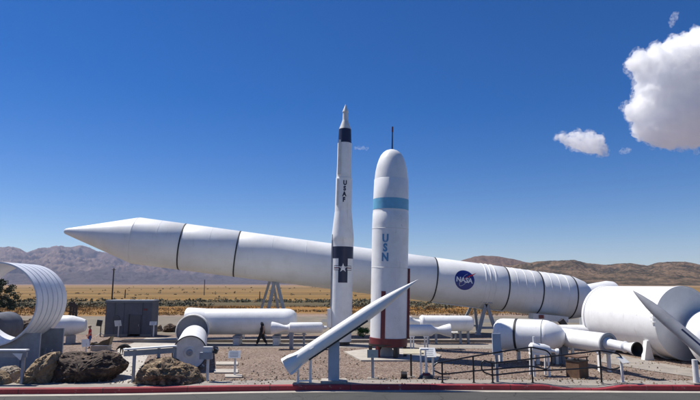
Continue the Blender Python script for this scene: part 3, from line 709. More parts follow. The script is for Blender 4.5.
# stand of dark posts, with the grey nozzle inside
gb = Vector((p0.x - .03, d, 0))
rr = r_(17.2, 345)
for k in range(6):
    an = R(-90 + 60 * k + 22); x, y = gb.x + rr * math.cos(an), gb.y + rr * math.sin(an)
    MB().box((x, y, (p0.z + .07) / 2 + .03), (.17, .17, p0.z - .02), rz=an).build('post', MAROON if k == 5 else BLACK, usn, 0)
MB().lathe((gb.x, d, p0.z - .06), (gb.x, d, p0.z + .2), [(0, rr + .08), (.12, rr + .1), (.12, rr - .25)], 48, cap0=True).build('base_ring', BLACK, usn)
MB().lathe((gb.x - .05, d, .08), (gb.x - .05, d, 1), [(0, .36), (.28, .34), (.5, .2), (.7, .2)], 32, cap0=True).build('nozzle', GREYM, usn)

# ================================================================== slim upright missile lettered USAF
d = 35.4; q0 = P(340.4, 339, d); q0.z = 0.35; q1 = P(345.6, 104.3, d); aF = (q1 - q0).normalized()
tf = lambda y: (P(343, y, d).z - q0.z) / aF.z
r_ = lambda px, y: RR(px, y, d)
af = thing('air_force_missile', (q0.x, d, 0), 'tall slim upright missile with black bands, star emblem and letters USAF', 'missile')
def body(name, pr, m, parent=None): return MB().lathe(q0, q1, [(tf(y), r_(r, y)) for y, r in pr], 56).build(name, m, parent or af)
body('first_stage', [(341, 10.9), (258.8, 10.9)], WHITE)
body('black_band', [(258.8, 10.95), (247, 11.0)], NAVY)
body('interstage', [(247, 10.95), (240.8, 11.0), (240.4, 11.2), (236, 11.0), (212, 8.5)], WHITE)
body('second_stage', [(212, 8.4), (178.6, 8.0), (178.2, 7.6), (175, 7.5), (166, 7.2), (143.6, 7.0)], WHITE)
body('upper_black_band', [(143.6, 6.75), (129.6, 6.15)], NAVY)
body('warhead_cone', [(129.6, 6.0), (128.5, 5.7), (121, 3.0), (120, 2.7), (112.4, 2.55), (112.2, 3.1), (111.6, 3.0), (107.5, 1.4), (104.3, .15)], DULLW)
fw = Wrap(q0, aF, (0, -1, 0), prof_r([(tf(341), r_(10.9, 300)), (tf(240), r_(10.95, 240)), (tf(212), r_(8.4, 212)), (tf(178.6), r_(8, 178)), (tf(143), r_(7, 143)), (tf(104), .05)]))
W = r_(1, 270)
panel = fw.mark(rect(-4.6 * W, 0, 4.7 * W, tf(258.8) - tf(282.6), 6, 8), tf(282.6), .012, 'dark_panel', NAVY, af, around0=1.2 * W)
emb = fw.mark(star(4.6 * W), tf(268.2), .022, 'star', WHITE, af, around0=1.2 * W)
for sx in (-1, 1):
    c = 1.2 * W + sx * 6.7 * W
    fw.mark(rect(-2.8 * W, -2.3 * W, 2.8 * W, 2.3 * W, 4, 3), tf(268.2), .016, 'bar_border', NAVY, af, around0=c)
    fw.mark(rect(-2.4 * W, -1.8 * W, 2.4 * W, 1.8 * W, 4, 3), tf(268.2), .021, 'bar', WHITE, af, around0=c)
    fw.mark(rect(-2.4 * W, -.45 * W, 2.4 * W, .45 * W, 4, 2), tf(268.2), .026, 'bar_stripe', MAROON, af, around0=c)
W2 = r_(1, 190)
for i, ch in enumerate('USAF'):
    v, f = text_polys(ch, 0.5, 0.030); hgt = max(q[1] for q in v) - min(q[1] for q in v); s_ = 5.0 * W2 / hgt
    fw.mark(move((v, f), 0, 0, 0, s_ * .82, s_), tf((184.1, 189.6, 195.1, 200.6)[i]), .012, 'letter', NAVY, af, around0=(1.3 - .22 * i) * W2)
def raceway(y0, y1, ofs, wd, ht, m):
    n_ = 12; mb = MB(); pts = []
    for i in range(n_ + 1):
        t_ = tf(y0) + (tf(y1) - tf(y0)) * i / n_; pts.append(fw.pt(t_, ofs * W, 0.0))
    for a_, b_ in zip(pts, pts[1:]): mb.bar(a_, b_, wd, ht)
    return mb.build('raceway', m, af, 0)
raceway(341, 235, -12.6, .10, .12, GREYM)
raceway(206, 180, -6.6, .12, .14, DULLW)
raceway(176, 141.5, -5.6, .16, .22, DULLW)
MB().box(P(329.3, 318, d - .3), (.26, .3, 1.15)).build('umbilical_box', WHITE, af, 0)
MB().cyl((q0.x, d, 0), (q0.x, d, .36), r_(9.4, 338), r_(9.4, 338), 32).build('launch_ring', BLACK, af)

# ================================================================== inclined missile in the middle
d0, d1 = 21.9, 22.5
T0 = P(285.6, 367.4, d0); T1 = P(418.6, 279.2, d1); Lm = (T1 - T0).length; am = (T1 - T0).normalized(); k_ = Lm / 159.3
dm = thing('inclined_missile', (P(334, 378, 22).x, 22.0, 0), 'white slender missile raised at an angle with its needle nose crossing the USN missile', 'missile')
MB().lathe(T0, T1, [(17 * k_, 7.0 * k_), (60 * k_, 6.95 * k_), (98 * k_, 6.8 * k_), (99 * k_, 6.65 * k_)], 56).build('body', WHITE, dm)
MB().lathe(T0, T1, [(99 * k_, 6.6 * k_), (112 * k_, 6.0 * k_), (125 * k_, 4.7 * k_), (137 * k_, 3.3 * k_), (149 * k_, 1.55 * k_), (157 * k_, .45 * k_), (159.3 * k_, .05 * k_)], 56).build('nose_cone', WHITE, dm)
tl = MB().lathe(T0, T1, [(0, 8.0 * k_), (.4 * k_, 9.4 * k_), (9 * k_, 8.7 * k_), (13.5 * k_, 7.4 * k_), (17 * k_, 7.0 * k_)], 56).build('tail_skirt', WHITE, dm)
MB().lathe(T0, T1, [(3 * k_, .02), (1.5 * k_, 8.4 * k_), (.02, 8.9 * k_)], 40, cap0=False).build('tail_opening', CHAR, tl)
fx, fy = frame(am)
for q in range(4):
    v = (fx * math.cos(R(45 + 90 * q)) + fy * math.sin(R(45 + 90 * q)))
    mb = MB(); pr = [(1, 8.8), (1, 11.2), (6, 11.2), (17, 7.0), (10, 7.2)]; nrm = am.cross(v) * .018
    A_ = [T0 + am * (a_ * k_) + v * (b_ * k_) for a_, b_ in pr]; m_ = len(pr)
    mb.add([p + nrm for p in A_] + [p - nrm for p in A_], [tuple(range(m_)), tuple(range(2 * m_ - 1, m_ - 1, -1))] + [(i, m_ + i, m_ + (i + 1) % m_, (i + 1) % m_) for i in range(m_)])
    mb.build('fin', WHITE, dm, 0)
dn = (Vector((0, -1, 0)) * .55 + Vector((0, 0, -1))).normalized(); dn = (dn - am * dn.dot(am)).normalized()
rw = [T0 + am * (k_ * q) + dn * (7.0 * k_) for q in (23, 92)]
MB().bar(rw[0], rw[1], .07, .07).build('raceway', BLACK, dm, 0)
MB().bar(T0 + am * k_ * 29 + Vector((0, -7.2 * k_, .06)), T0 + am * k_ * 33 + Vector((0, -7.2 * k_, .06)), .04, .05).build('lug', WHITE, dm, 0)
mc = T0 + am * (k_ * 62)
post = thing('missile_post', (P(333.6, 378, 22).x, 22, 0), 'thick blue-grey steel post carrying the inclined white missile', 'support post')
px_ = P(333.6, 378, 22).x; zt = (T0 + am * ((px_ - T0.x) / am.x)).z
MB().box((px_, 22.2, (zt - .12) / 2), (.43, .32, zt - .12)).build('column', POSTM, post, 0)
MB().bar(Vector((px_ - .35, 22.2, zt - .48)), Vector((px_ + .35, 22.2, zt + .0)), .30, .12).build('cradle', GREYM, post, 0)
MB().box((px_, 22.2, .04), (1.0, .7, .08)).build('base_plate', CONCL, post, 0)
b_ = G(313, 376); zz = (T0 + am * ((b_.x - T0.x) / am.x)).z - .25
st = thing('tail_stand', (b_.x, 22, 0), 'short white stand under the tail of the inclined missile', 'stand')
MB().cyl((b_.x, 22.05, 0), (b_.x, 22.05, zz), .06, .05, 12).build('leg', WHITE, st)
b2 = G(301, 377); z2 = (T0 + am * ((b2.x - T0.x) / am.x)).z - .25
MB().cyl((b2.x, 21.95, 0), (b2.x, 21.95, max(.2, z2)), .05, .05, 12).build('leg', WHITE, st)
MB().bar((b2.x, 21.95, .08), (b_.x, 22.05, .08), .05, .05).build('foot_bar', WHITE, st, 0)
MB().tube([G(291, 350) + Vector((0, 0, .03)), G(296, 350) + Vector((0, 0, .12)), G(299, 350) + Vector((0, 0, .26)), G(302, 350) + Vector((0, 0, .3))], .12, 10)

# dark missile pointing up out of the frame at the right edge
E0 = P(716, 362, 20.4); E1 = P(632.6, 290.3, 22.3); Le = (E1 - E0).length; ke = Le / 110.0; ea = (E1 - E0).normalized()
em2 = thing('tilted_missile', (P(697, 380, 21).x, 21, 0), 'plain grey missile on a post, nose up before the huge casing', 'missile')
MB().lathe(E0, E1, [(0, 7.2 * ke), (61 * ke, 7.0 * ke)], 48, cap0=True).build('body', MISSILEG, em2)
MB().lathe(E0, E1, [(61 * ke, 6.95 * ke), (73 * ke, 6.6 * ke), (86 * ke, 5.3 * ke), (98 * ke, 3.2 * ke), (106 * ke, 1.3 * ke), (110 * ke, .1 * ke)], 48).build('nose_cone', MISSILEG, em2)
ew = Wrap(E0, ea, (0.25, -1, .45), lambda t: 7.05 * ke)
ew.mark(rect(-18 * ke, -.035, 18 * ke, .035, 20, 2), 26 * ke, .006, 'stripe', NAVY, em2, 'along', around0=-.10)
MB().box(E0 + ea * (46 * ke) + Vector((0, -7.1 * ke, -.06)), (.12, .04, .05), ry=.7).build('port', BLACK, em2, 0)
bp = G(696.7, 384)
ps = thing('missile_post', (bp.x, bp.y, 0), 'slim pale post under the missile at the edge beside the huge casing', 'support post')
MB().cyl((bp.x, bp.y, 0), (bp.x, bp.y, (E0 + ea * ((bp.x - E0.x) / ea.x)).z - .02), .11, .10, 16).build('column', DULLW, ps)
MB().box((bp.x, bp.y, .03), (.5, .5, .06)).build('base_plate', CONC, ps, 0)

# ================================================================== lying motors and casings
def stand(x, y, z, wd, label, group=None, m=WHITE, plate=.08, name='motor_stand'):
    t = thing(name, (x, y, 0), label, 'stand', group)
    MB().box((x - wd / 2, y, z / 2), (plate, plate * 2.2, z)).build('leg', m, t, 0)
    MB().box((x + wd / 2, y, z / 2), (plate, plate * 2.2, z)).build('leg', m, t, 0)
    MB().box((x, y, z - .04), (wd + .16, plate * 2, .08)).build('saddle', m, t, 0)
    return t
def axis_t(p, q, t): return p + (q - p).normalized() * t
# long casing behind the man in black
d = 35.6; a0 = P(187.5, 321.5, d); a1 = P(297, 321.5, d); Lc = (a1 - a0).length; rc = RR(13, 321, d)
t = thing('booster_casing', ((a0.x + a1.x) / 2, d, 0), 'long plain white casing lying behind the man in black, raised rim at one end', 'rocket casing')
MB().lathe(a0, a1, [(1.2, rc - .02), (Lc - .75, rc - .02), (Lc - .45, rc * .95), (Lc - .2, rc * .82), (Lc - .05, rc * .6), (Lc, .01)], 72).build('shell', WHITE, t)
MB().lathe(a0, a1, [(-.02, rc * .3), (-.02, rc + .03), (.1, rc + .05), (.5, rc + .03), (1.2, rc - .015)], 72, cap0=True).build('flared_rim', WHITE, t)
for i, xx in enumerate((202, 238, 277)):
    q = P(xx, 330, d).x; tt = thing('casing_saddle', (q, d, 0), ('low white saddle under the long casing, nearest the flanged motor', 'low white saddle under the middle of the long white casing', 'low white saddle under the domed end of the long casing')[i], 'saddle', 'saddles under the long casing')
    MB().box((q, d, .22), (.35, 1.2, .44)).build('block', DULLW, tt, 0); MB().box((q, d, .5), (.45, 1.0, .16)).build('pad', GREYM, tt, 0)
# motor facing the camera with a wide flange
f0 = P(189.5, 352.5, 24.8); f0.z = .79; f1 = Vector((P(194, 338, 31.4).x, 31.4, .79)); Lf = (f1 - f0).length; rf = RR(16.6, 352, 24.8)
t = thing('flanged_motor', (f0.x, f0.y, 0), 'white motor lying end-on to the kerb with a wide flange, toned as if shaded inside, at its far end', 'rocket motor')
MB().lathe(f0, f1, [(0, rf - .03), (.0, rf), (.12, rf), (.13, rf - .02), (Lf, rf - .02), (Lf + .5, rf * .75), (Lf + 1.2, rf * .6), (Lf + 1.9, rf * .6)], 72).build('shell', WHITE, t)
e = MB().lathe(f0, f1, [(.10, .01), (.10, rf * .18), (.06, rf * .2), (.06, rf * .32), (.09, rf * .34), (.07, rf * .7), (.02, rf * .96)], 72).build('end_plate', DULLW, t)
MB().lathe(f0, f1, [(.0, .01), (-.03, rf * .1), (-.02, rf * .16), (.06, rf * .2)], 24).build('igniter_boss', GREYM, e)
MB().lathe(f0, f1, [(-.02, rf - .03), (-.025, rf + .012), (.05, rf + .014), (.05, rf)], 72).build('end_ring', BLACKR, t)
rF = .96; cF = Vector((P(192.3, 330, 33.4).x, 33.4, 1.02)); cB = cF + Vector((-.25, 1.1, 0))
MB().lathe(cF, cB, [(.0, rF - .05), (-.02, rF), (.05, rF + .015), (1.0, rF), (1.05, rF - .1)], 72).build('flange_rim', DULLW, t)
MB().lathe(cF, cB, [(.02, rF - .04), (.28, rF * .9), (.3, .05)], 72).build('flange_web', mat('shaded_web', (.24, .26, .31), .6), t)  # blue-grey is the hollow's shade put into the colour
for yy in (26.0, 30.5):
    xx = f0.x + (f1.x - f0.x) * (yy - f0.y) / (f1.y - f0.y); tt = thing('chock', (xx, yy, 0), 'low dark chock under the front of the flanged motor' if yy < 28 else 'low dark chock under the rear of the flanged motor', 'chock', 'chocks of the flanged motor')
    for sx in (-1, 1): MB().bar((xx + sx * .62, yy, .0), (xx + sx * .42, yy, .16), .2, .14).build('wedge', GREYM, tt, 0)
# two small test motors in mid yard, bells pointing apart
def small_motor(a, b, r, bell_at, label, posts, rb, dpost, neck=.55):
    a, b = Vector(a), Vector(b); L_ = (b - a).length
    t = thing('small_motor', ((a.x + b.x) / 2, a.y, 0), label, 'rocket motor', 'small motors on paired stands')
    MB().lathe(a, b, [(0, .02), (.02, r * .8), (.08, r), (L_ * .06, r), (L_ - .12, r), (L_ - .03, r * .85), (L_, .05)], 48).build('casing', WHITE, t)
    dr = (a - b).normalized()
    if bell_at == 'b': dr, e0 = -dr, b
    else: e0 = a
    e1 = e0 + dr * 1.05
    n_ = MB().lathe(e0 - dr * .05, e1, [(0, r * .8), (.18, r * neck), (.35, r * neck), (.7, rb * .8), (1.0, rb), (1.08, rb * 1.0)], 48).build('nozzle_bell', WHITE, t)
    MB().lathe(e0, e1, [(1.0, rb * .95), (.5, rb * .5), (.3, .02)], 40).build('bore', CHAR, n_)
    o0 = b if bell_at == 'a' else a; od = -dr
    MB().cyl(o0 - od * .05, o0 + od * .22, r * .35, r * .3, 16).build('igniter_boss', WHITE, t)
    return t
d = 33.2; r0 = RR(5.4, 328, d)
small_motor(P(289, 328, d), P(323, 327.6, d), r0, 'a', 'small white motor with its bell towards the man in black', None, RR(6.3, 328, d), d)
for xx, lb in ((291.5, 'grey stand under the bell end of the small motor beside the man in black'), (304, 'thin grey stand under the middle of the small motor beside the man in black')):
    q = P(xx, 333, d - .1); stand(q.x, d - .1, q.z + .02, .1 if xx < 300 else .05, lb, 'stands of the small motors', GREYM, .12 if xx < 300 else .06)
small_motor(P(401, 330.3, d), P(433, 330.3, d), RR(5.6, 330, d), 'b', 'small white motor beside the USN missile with its bell pointing away from it', None, RR(6.4, 330, d), d)
for xx, lb in ((412, 'white stand nearest the USN missile under the small bell-ended motor'), (426, 'white stand nearest the bell of the small motor beside the USN missile')):
    q = P(xx, 336, d - .1); stand(q.x, d - .1, q.z + .02, .16, lb, 'stands of the small motors', WHITE, .07)
# casing with a charred nozzle, behind
d = 36.2; a0 = P(419.5, 323.2, d); a1 = P(473.5, 323.4, d); L_ = (a1 - a0).length; rc = RR(7.6, 323, d)
t = thing('nozzled_casing', ((a0.x + a1.x) / 2, d, 0), 'white round-ended casing with a framed charred nozzle, below the NASA emblem', 'rocket casing')
MB().lathe(a0, a1, [(0, rc * .5), (.02, rc * .85), (.15, rc * 1.06), (.25, rc * 1.06), (.27, rc), (L_ - .35, rc), (L_ - .12, rc * .85), (L_ - .02, rc * .5), (L_, .01)], 56, cap0=True).build('shell', WHITE, t)
nz = MB().lathe(a0, P(407.5, 321, d), [(0, rc * .45), (.3, rc * .42), (.75, rc * .75)], 32).build('nozzle', WHITE, t)
MB().lathe(P(408.5, 321.5, d), P(400, 321, d), [(0, rc * .76), (.12, rc * .8), (.13, rc * .5), (.02, .02)], 32).build('nozzle_lip', CHAR, nz)
for zz in (-.28, .28): MB().bar(a0 + Vector((0, -.2, zz)), P(409, 321, d) + Vector((0, -.2, zz * .9)), .06, .06).build('brace', WHITE, t, 0)
for xx, lb in ((432, 'short grey stand under the nozzle end of the round-ended casing'), (464, 'short grey stand under the round end of the casing below the emblem')):
    q = P(xx, 330, d); stand(q.x, d, q.z, .5, lb, 'stands of the round-ended casing', GREYM, .12)
# large motor, right of centre
a0 = P(493.6, 333.2, 28.3); a1 = P(566.5, 337.6, 26.6); a0.z = a1.z = (a0.z + a1.z) / 2; L_ = (a1 - a0).length; rc = .775
t = thing('domed_motor', ((a0.x + a1.x) / 2, 27.4, 0), 'big white motor with domed ends and a dark joint, behind the black handrails', 'rocket motor')
t1 = L_ * .70
MB().lathe(a0, a1, [(0, .01), (.03, rc * .42), (.1, rc * .68), (.22, rc * .88), (.36, rc * .97), (.5, rc), (L_ * .34, rc)], 72).build('front_shell', WHITE, t)
MB().lathe(a0, a1, [(L_ * .34 + .04, rc), (t1, rc)], 72).build('middle_shell', WHITE, t)
MB().lathe(a0, a1, [(L_ * .34 - .05, rc - .02), (L_ * .34 - .045, rc + .022), (L_ * .34 + .055, rc + .022), (L_ * .34 + .06, rc - .02)], 72).build('joint_band', BLACKR, t)
MB().lathe(a0, a1, [(t1, rc - .015), (t1 + .02, rc - .004), (t1 + .2, rc * .97), (t1 + .5, rc * .84), (t1 + .8, rc * .6), (t1 + .98, rc * .3), (t1 + 1.02, .01)], 72).build('rear_dome', WHITE, t)
MB().lathe(a0, a1, [(t1 - .015, rc), (t1 - .01, rc + .012), (t1 + .015, rc + .012), (t1 + .02, rc - .01)], 72).build('seam_band', GREYM, t)
for tt_, wd, lb in ((.75, .9, 'white steel stand under the domed front of the big motor'), (t1 + .1, .9, 'white steel stand under the rear seam of the big domed motor')):
    q = a0 + (a1 - a0).normalized() * tt_; stand(q.x, q.y, q.z - rc + .12, wd, lb, 'stands of the big domed motor', DULLW, .12)
q = G(497.3, 382)
t = thing('kerbside_post', (q.x, q.y, 0), 'grey post with a blue-grey upright plate in front of the domed motor', 'post')
z1, z0 = P(498, 333.5, q.y).z, P(498, 355, q.y).z
MB().box((q.x, q.y, z0 / 2), (.10, .10, z0)).build('pole', GREYM, t, 0)
MB().box((q.x + .03, q.y, (z0 + z1) / 2), (.33, .08, z1 - z0)).build('plate', POSTM, t, 0)
# motor with long charred nozzle
a0 = P(560, 336, 27.6); a1 = P(608.5, 344.3, 24.4); a0.z = a1.z = (a0.z + a1.z) / 2; L_ = (a1 - a0).length; rc = .43; aa = (a1 - a0).normalized()
t = thing('long_nozzle_motor', ((a0.x + a1.x) / 2, 26, 0), 'white motor with a long thin nozzle tube ending in a charred bell', 'rocket motor')
MB().lathe(a0, a1, [(0, .01), (.02, rc * .6), (.1, rc * .9), (.25, rc), (L_, rc)], 56).build('casing', WHITE, t)
MB().lathe(a0, a1, [(L_ - .08, rc + .01), (L_ - .06, rc + .03), (L_ + .02, rc + .03), (L_ + .02, rc * .86), (L_ - .05, rc * .8), (L_ - .05, rc * .4)], 56).build('end_ring', GREYM, t)
tip = P(637.2, 349.2, 22.9); nd = (tip - a1).normalized(); Ln = (tip - a1).length
nz = MB().lathe(a1 - nd * .1, tip, [(0, rc * .62), (.08, rc * .6), (.14, rc * .5), (Ln * .62, rc * .46), (Ln * .66, rc * .56), (Ln * .72, rc * .42), (Ln * .8, rc * .46), (Ln + .06, rc * .66)], 48).build('nozzle_tube', WHITE, t)
MB().lathe(a1, tip, [(Ln - .03, rc * .65), (Ln - .01, rc * .68), (Ln + .02, rc * .66), (Ln - .02, rc * .56), (Ln * .7, .02)], 40).build('charred_bell', CHAR, nz)
for tt_, lb in ((.55, 'white stand under the blunt end of the long-nozzle motor'), (L_ - .35, 'white stand under the ringed end of the long-nozzle motor')):
    q = a0 + aa * tt_; stand(q.x, q.y, q.z - rc + .06, .42, lb, 'stands of the long-nozzle motor', WHITE, .09)
# small engine on a white frame
q = G(541, 375.5); d = q.y; c0 = P(529, 347.5, d); c1 = P(550, 350.5, d); r0 = RR(5.2, 350, d); L_ = (c1 - c0).length
t = thing('small_engine', (q.x, d, 0), 'small white engine with a pointed tip on a four-legged white frame', 'engine')
MB().lathe(c0, c1, [(0, .02), (.02, r0 * .7), (.08, r0), (L_ * .7, r0 * 1.05), (L_ * .95, r0 * .8), (L_, r0 * .4), (L_ + .05, r0 * .35), (L_ + .2, r0 * .3), (L_ + .26, r0 * .55), (L_ + .34, r0 * .6)], 40, cap1=True).build('body', WHITE, t)
MB().cyl(c0.lerp(c1, .25) + Vector((0, 0, r0 * .8)), c0.lerp(c1, .25) + Vector((0, 0, r0 * 2.2)), .05, .05, 12).build('valve', WHITE, t)
for sx in (.1, .82):
    for sy in (-.25, .25):
        b_ = c0.lerp(c1, sx); MB().bar((b_.x, d + sy, 0), (b_.x, d + sy * .6, b_.z - .1), .07, .07).build('leg', WHITE, t, 0)
MB().box(((c0.x + c1.x) / 2, d, c0.z - .24), (L_ * .95, .34, .08)).build('tray', WHITE, t, 0)
# huge casing at the right
c0 = P(685, 322.5, 28.0); c0.z = 1.86; a_ = R(14.5); dirn = Vector((-math.sin(a_), math.cos(a_), 0)); c1 = c0 + dirn * 5.6; rc = 1.82
t = thing('huge_casing', (c0.x, c0.y + 3, 0), 'huge white drum-shaped casing segment with a flat end greyed for shade, largest in the yard', 'rocket casing')
MB().lathe(c0, c1, [(.0, rc + .03), (.12, rc + .03), (.14, rc), (5.3, rc), (5.32, rc + .03), (5.5, rc + .03), (5.52, rc * .95)], 96, cap1=True).build('shell', WHITE, t)
MB().lathe(c0, c1, [(.03, .01), (.02, rc * .5), (.0, rc * .97), (-.02, rc * .98), (-.02, rc + .028), (0, rc + .03)], 96).build('end_cover', mat('shaded_cover', (.60, .61, .62), .6, (.50, .52, .54), 1.2, .2, 3), t)  # end face greyed so the colour carries its shade
l = c0 + Vector((-math.cos(a_), -math.sin(a_), 0)) * (rc + .04) + dirn * .1
for dz in (-.15, .05, .25): MB().box((l.x, l.y - .03, l.z + dz + .25), (.12, .2, .1), rz=a_).build('lug', WHITE, t, 0)
for tt_, lb in ((.9, 'white tapered saddle under the open end of the huge casing'), (4.6, 'white tapered saddle under the far end of the huge casing')):
    q = c0 + dirn * tt_; s_ = thing('casing_saddle', (q.x, q.y, 0), lb, 'saddle', 'saddles under the huge casing')
    lat = Vector((math.cos(a_), math.sin(a_), 0))
    for sg in (-1, 1):
        b_ = q + lat * (sg * (1.60 + (0.0))); b_.z = 0
        w0, w1, hh = .30, .07, .95
        mb = MB(); vs = []
        for z_, ww in ((0, w0), (hh, w1)):
            for cx_, cy_ in ((-1, -1), (1, -1), (1, 1), (-1, 1)): vs.append(b_ + lat * (cx_ * ww) + dirn * (cy_ * .12) + Vector((0, 0, z_)))
        mb.add(vs, [(3, 2, 1, 0), (4, 5, 6, 7), (0, 1, 5, 4), (1, 2, 6, 5), (2, 3, 7, 6), (3, 0, 4, 7)]).build('gusset', WHITE, s_, 0)
    mb = MB(); arc = [q + lat * (rc * 1.02 * math.sin(x_)) + Vector((0, 0, rc - rc * 1.02 * math.cos(x_))) - Vector((0, 0, q.z * 0)) for x_ in [R(-56 + 8 * i) for i in range(15)]]
    arc = [Vector((p.x, p.y, max(.02, p.z - q.z + .02))) for p in arc]
    mb.tube(arc, .04, 6).build('strap', WHITE, s_)
# white tapered casing behind
a0 = P(570, 299.5, 45.5); a1 = P(617.5, 292.5, 46.5); L_ = (a1 - a0).length; rc = RR(13, 292, 46)
t = thing('tapered_casing', ((a0.x + a1.x) / 2, 46, 0), 'white rounded casing showing between the long booster tail and the huge casing', 'rocket casing')
MB().lathe(a0, a1, [(-1.5, rc * .85), (0, rc * .88), (L_ - .9, rc), (L_ - .4, rc * .9), (L_ - .1, rc * .6), (L_, .01)], 56, cap0=True).build('shell', WHITE, t)
for sx in (-.9, .6): MB().box(((a0.x + a1.x) / 2 + sx, 46, 1.1), (.3, 1.6, 2.2)).build('support', GREYM, t, 0)
# white round-ended tank at the edge, behind the tilted missile
a0 = Vector((P(718, 343, 24).x, 23.6, 1.28)); a1 = a0 + Vector((3.0, 5.5, 0))
t = thing('round_tank', (a0.x, a0.y, 0), 'white round tank cut by the picture edge behind the tilted missile', 'tank')
MB().lathe(a0, a1, [(0, .01), (.04, .6), (.2, 1.0), (.45, 1.2), (.8, 1.26), (5.5, 1.26), (6, .9)], 64, cap1=True).build('shell', WHITE, t)
for tt_ in (1.2, 4.6):
    q = a0 + (a1 - a0).normalized() * tt_; MB().box((q.x, q.y, .2), (1.6, .3, .4), rz=-.5).build('support', GREYM, t, 0)
# low pale duct between the domed motor and the huge casing
a0 = P(560, 333, 33); a1 = P(600, 333, 33)
t = thing('pale_pipe', ((a0.x + a1.x) / 2, 33, 0), 'plain pale pipe section lying behind the long-nozzle motor', 'pipe')
MB().lathe(a0, a1, [(0, .35), (0, .48), ((a1 - a0).length, .48)], 40, cap0=True, cap1=True).build('shell', WHITE, t)
MB().box(((a0.x + a1.x) / 2, 33, .25), (1.6, .5, .5)).build('support', GREYM, t, 0)

# ================================================================== ribbed ring at the left
c0 = P(-7, 304, 24.5); a_ = R(7); dirn = Vector((-math.sin(a_), math.cos(a_), 0)); LR = 3.35; c1 = c0 + dirn * LR; rr = 1.86
t = thing('ribbed_ring', (c0.x, c0.y, 0), 'large open white ring casing with ribbed bands, cut by the picture edge', 'rocket casing')
pr = [(0, rr - .07), (0, rr)]
for k in range(1, 6):
    q = LR * k / 6 ; pr += [(q - .05, rr), (q - .035, rr - .035), (q + .035, rr - .035), (q + .05, rr)]
pr += [(LR, rr), (LR, rr - .07)]
MB().lathe(c0, c1, pr, 110).build('shell', ALU, t)
MB().lathe(c0, c1, [(0.002, rr - .068), (LR - .002, rr - .068)], 110).build('lining', ALU, t)
for k in range(1, 6):
    q = LR * k / 6; MB().lathe(c0, c1, [(q - .03, rr - .034), (q - .02, rr - .024), (q + .02, rr - .024), (q + .03, rr - .034)], 110).build('groove_band', GREYM, t)
for tt_, lb in ((.35, 'grey saddle plate under the near rim of the ribbed ring'), (LR - .35, 'taller-looking grey saddle plate under the far rim of the ribbed ring')):
    q = c0 + dirn * tt_; lat = Vector((math.cos(a_), math.sin(a_), 0)); s_ = thing('saddle_plate', (q.x, q.y, 0), lb, 'saddle', 'saddle plates of the ribbed ring')
    top = []; R2 = rr + .01
    an = [R(-46 + 4 * i) for i in range(24)]
    top = [(R2 * math.sin(x_), q.z - R2 * math.cos(x_)) for x_ in an]
    poly = [(-R2 - .10, 0), (-R2 - .10, top[0][1])] + top + [(R2 + .10, top[-1][1]), (R2 + .10, 0)]
    m_ = len(poly); mb = MB(); fr = [q + lat * x_ + Vector((0, 0, z_ - q.z)) - dirn * .06 for x_, z_ in poly]; bk = [p + dirn * .12 for p in fr]
    vs = fr + bk; fs = []
    # strips from the arc down to the ground keep the plate a clean shape
    low = [Vector((p.x, p.y, 0)) for p in fr]; lowb = [p + dirn * .12 for p in low]
    vs = fr + bk + low + lowb
    for i in range(1, m_ - 2):
        fs += [(i, 2 * m_ + i, 2 * m_ + i + 1, i + 1), (m_ + i, m_ + i + 1, 3 * m_ + i + 1, 3 * m_ + i), (i, i + 1, m_ + i + 1, m_ + i)]
    fs += [(1, m_ + 1, 3 * m_ + 1, 2 * m_ + 1), (m_ - 2, 2 * m_ + m_ - 2, 3 * m_ + m_ - 2, m_ + m_ - 2)]
    mb.add(vs, fs).build('plate', GREYM, s_, 0)
    for sx in (-1, 0, 1): MB().box(tuple(q + lat * (sx * 1.2) - dirn * .12 + Vector((0, 0, .35 - q.z))), (.08, .12, .7), rz=a_).build('stiffener', GREYM, s_, 0)
# tank with a blunt end behind the ring
a0 = P(47, 326, 36); a1 = P(86.5, 322.5, 36.6); a1.z = a0.z; L_ = (a1 - a0).length; rc = RR(10.3, 325, 36)
t = thing('cone_ended_tank', ((a0.x + a1.x) / 2, 36, 0), 'white cone-ended tank poking out behind the ribbed ring', 'tank')
MB().lathe(a0, a1, [(0, rc), (L_ - 1.1, rc), (L_ - .8, rc * .95), (L_ - .3, rc * .72), (L_ - .05, rc * .55), (L_, rc * .4), (L_ + .02, .02)], 56, cap0=True).build('shell', WHITE, t)
for sx in (.4, 1.6): MB().box((a0.x + sx, 36, (a0.z - rc * .9) / 2), (.2, .9, a0.z - rc * .9)).build('support', GREYM, t, 0)
# round dark-ended casing at the very left edge
c = P(-11, 330, 28.8)
t = thing('dark_ended_tank', (c.x, c.y, 0), 'dark round tank end at the picture edge inside the ribbed ring view', 'tank')
MB().lathe(c, c + Vector((-.6, 2.6, 0)), [(0, .01), (.02, .5), (.12, .72), (.3, .82), (2.5, .82)], 48, cap1=True).build('shell', DARKG, t)
MB().box((c.x - .2, c.y + 1, (c.z - .7) / 2), (.9, .4, c.z - .7)).build('support', GREYM, t, 0)

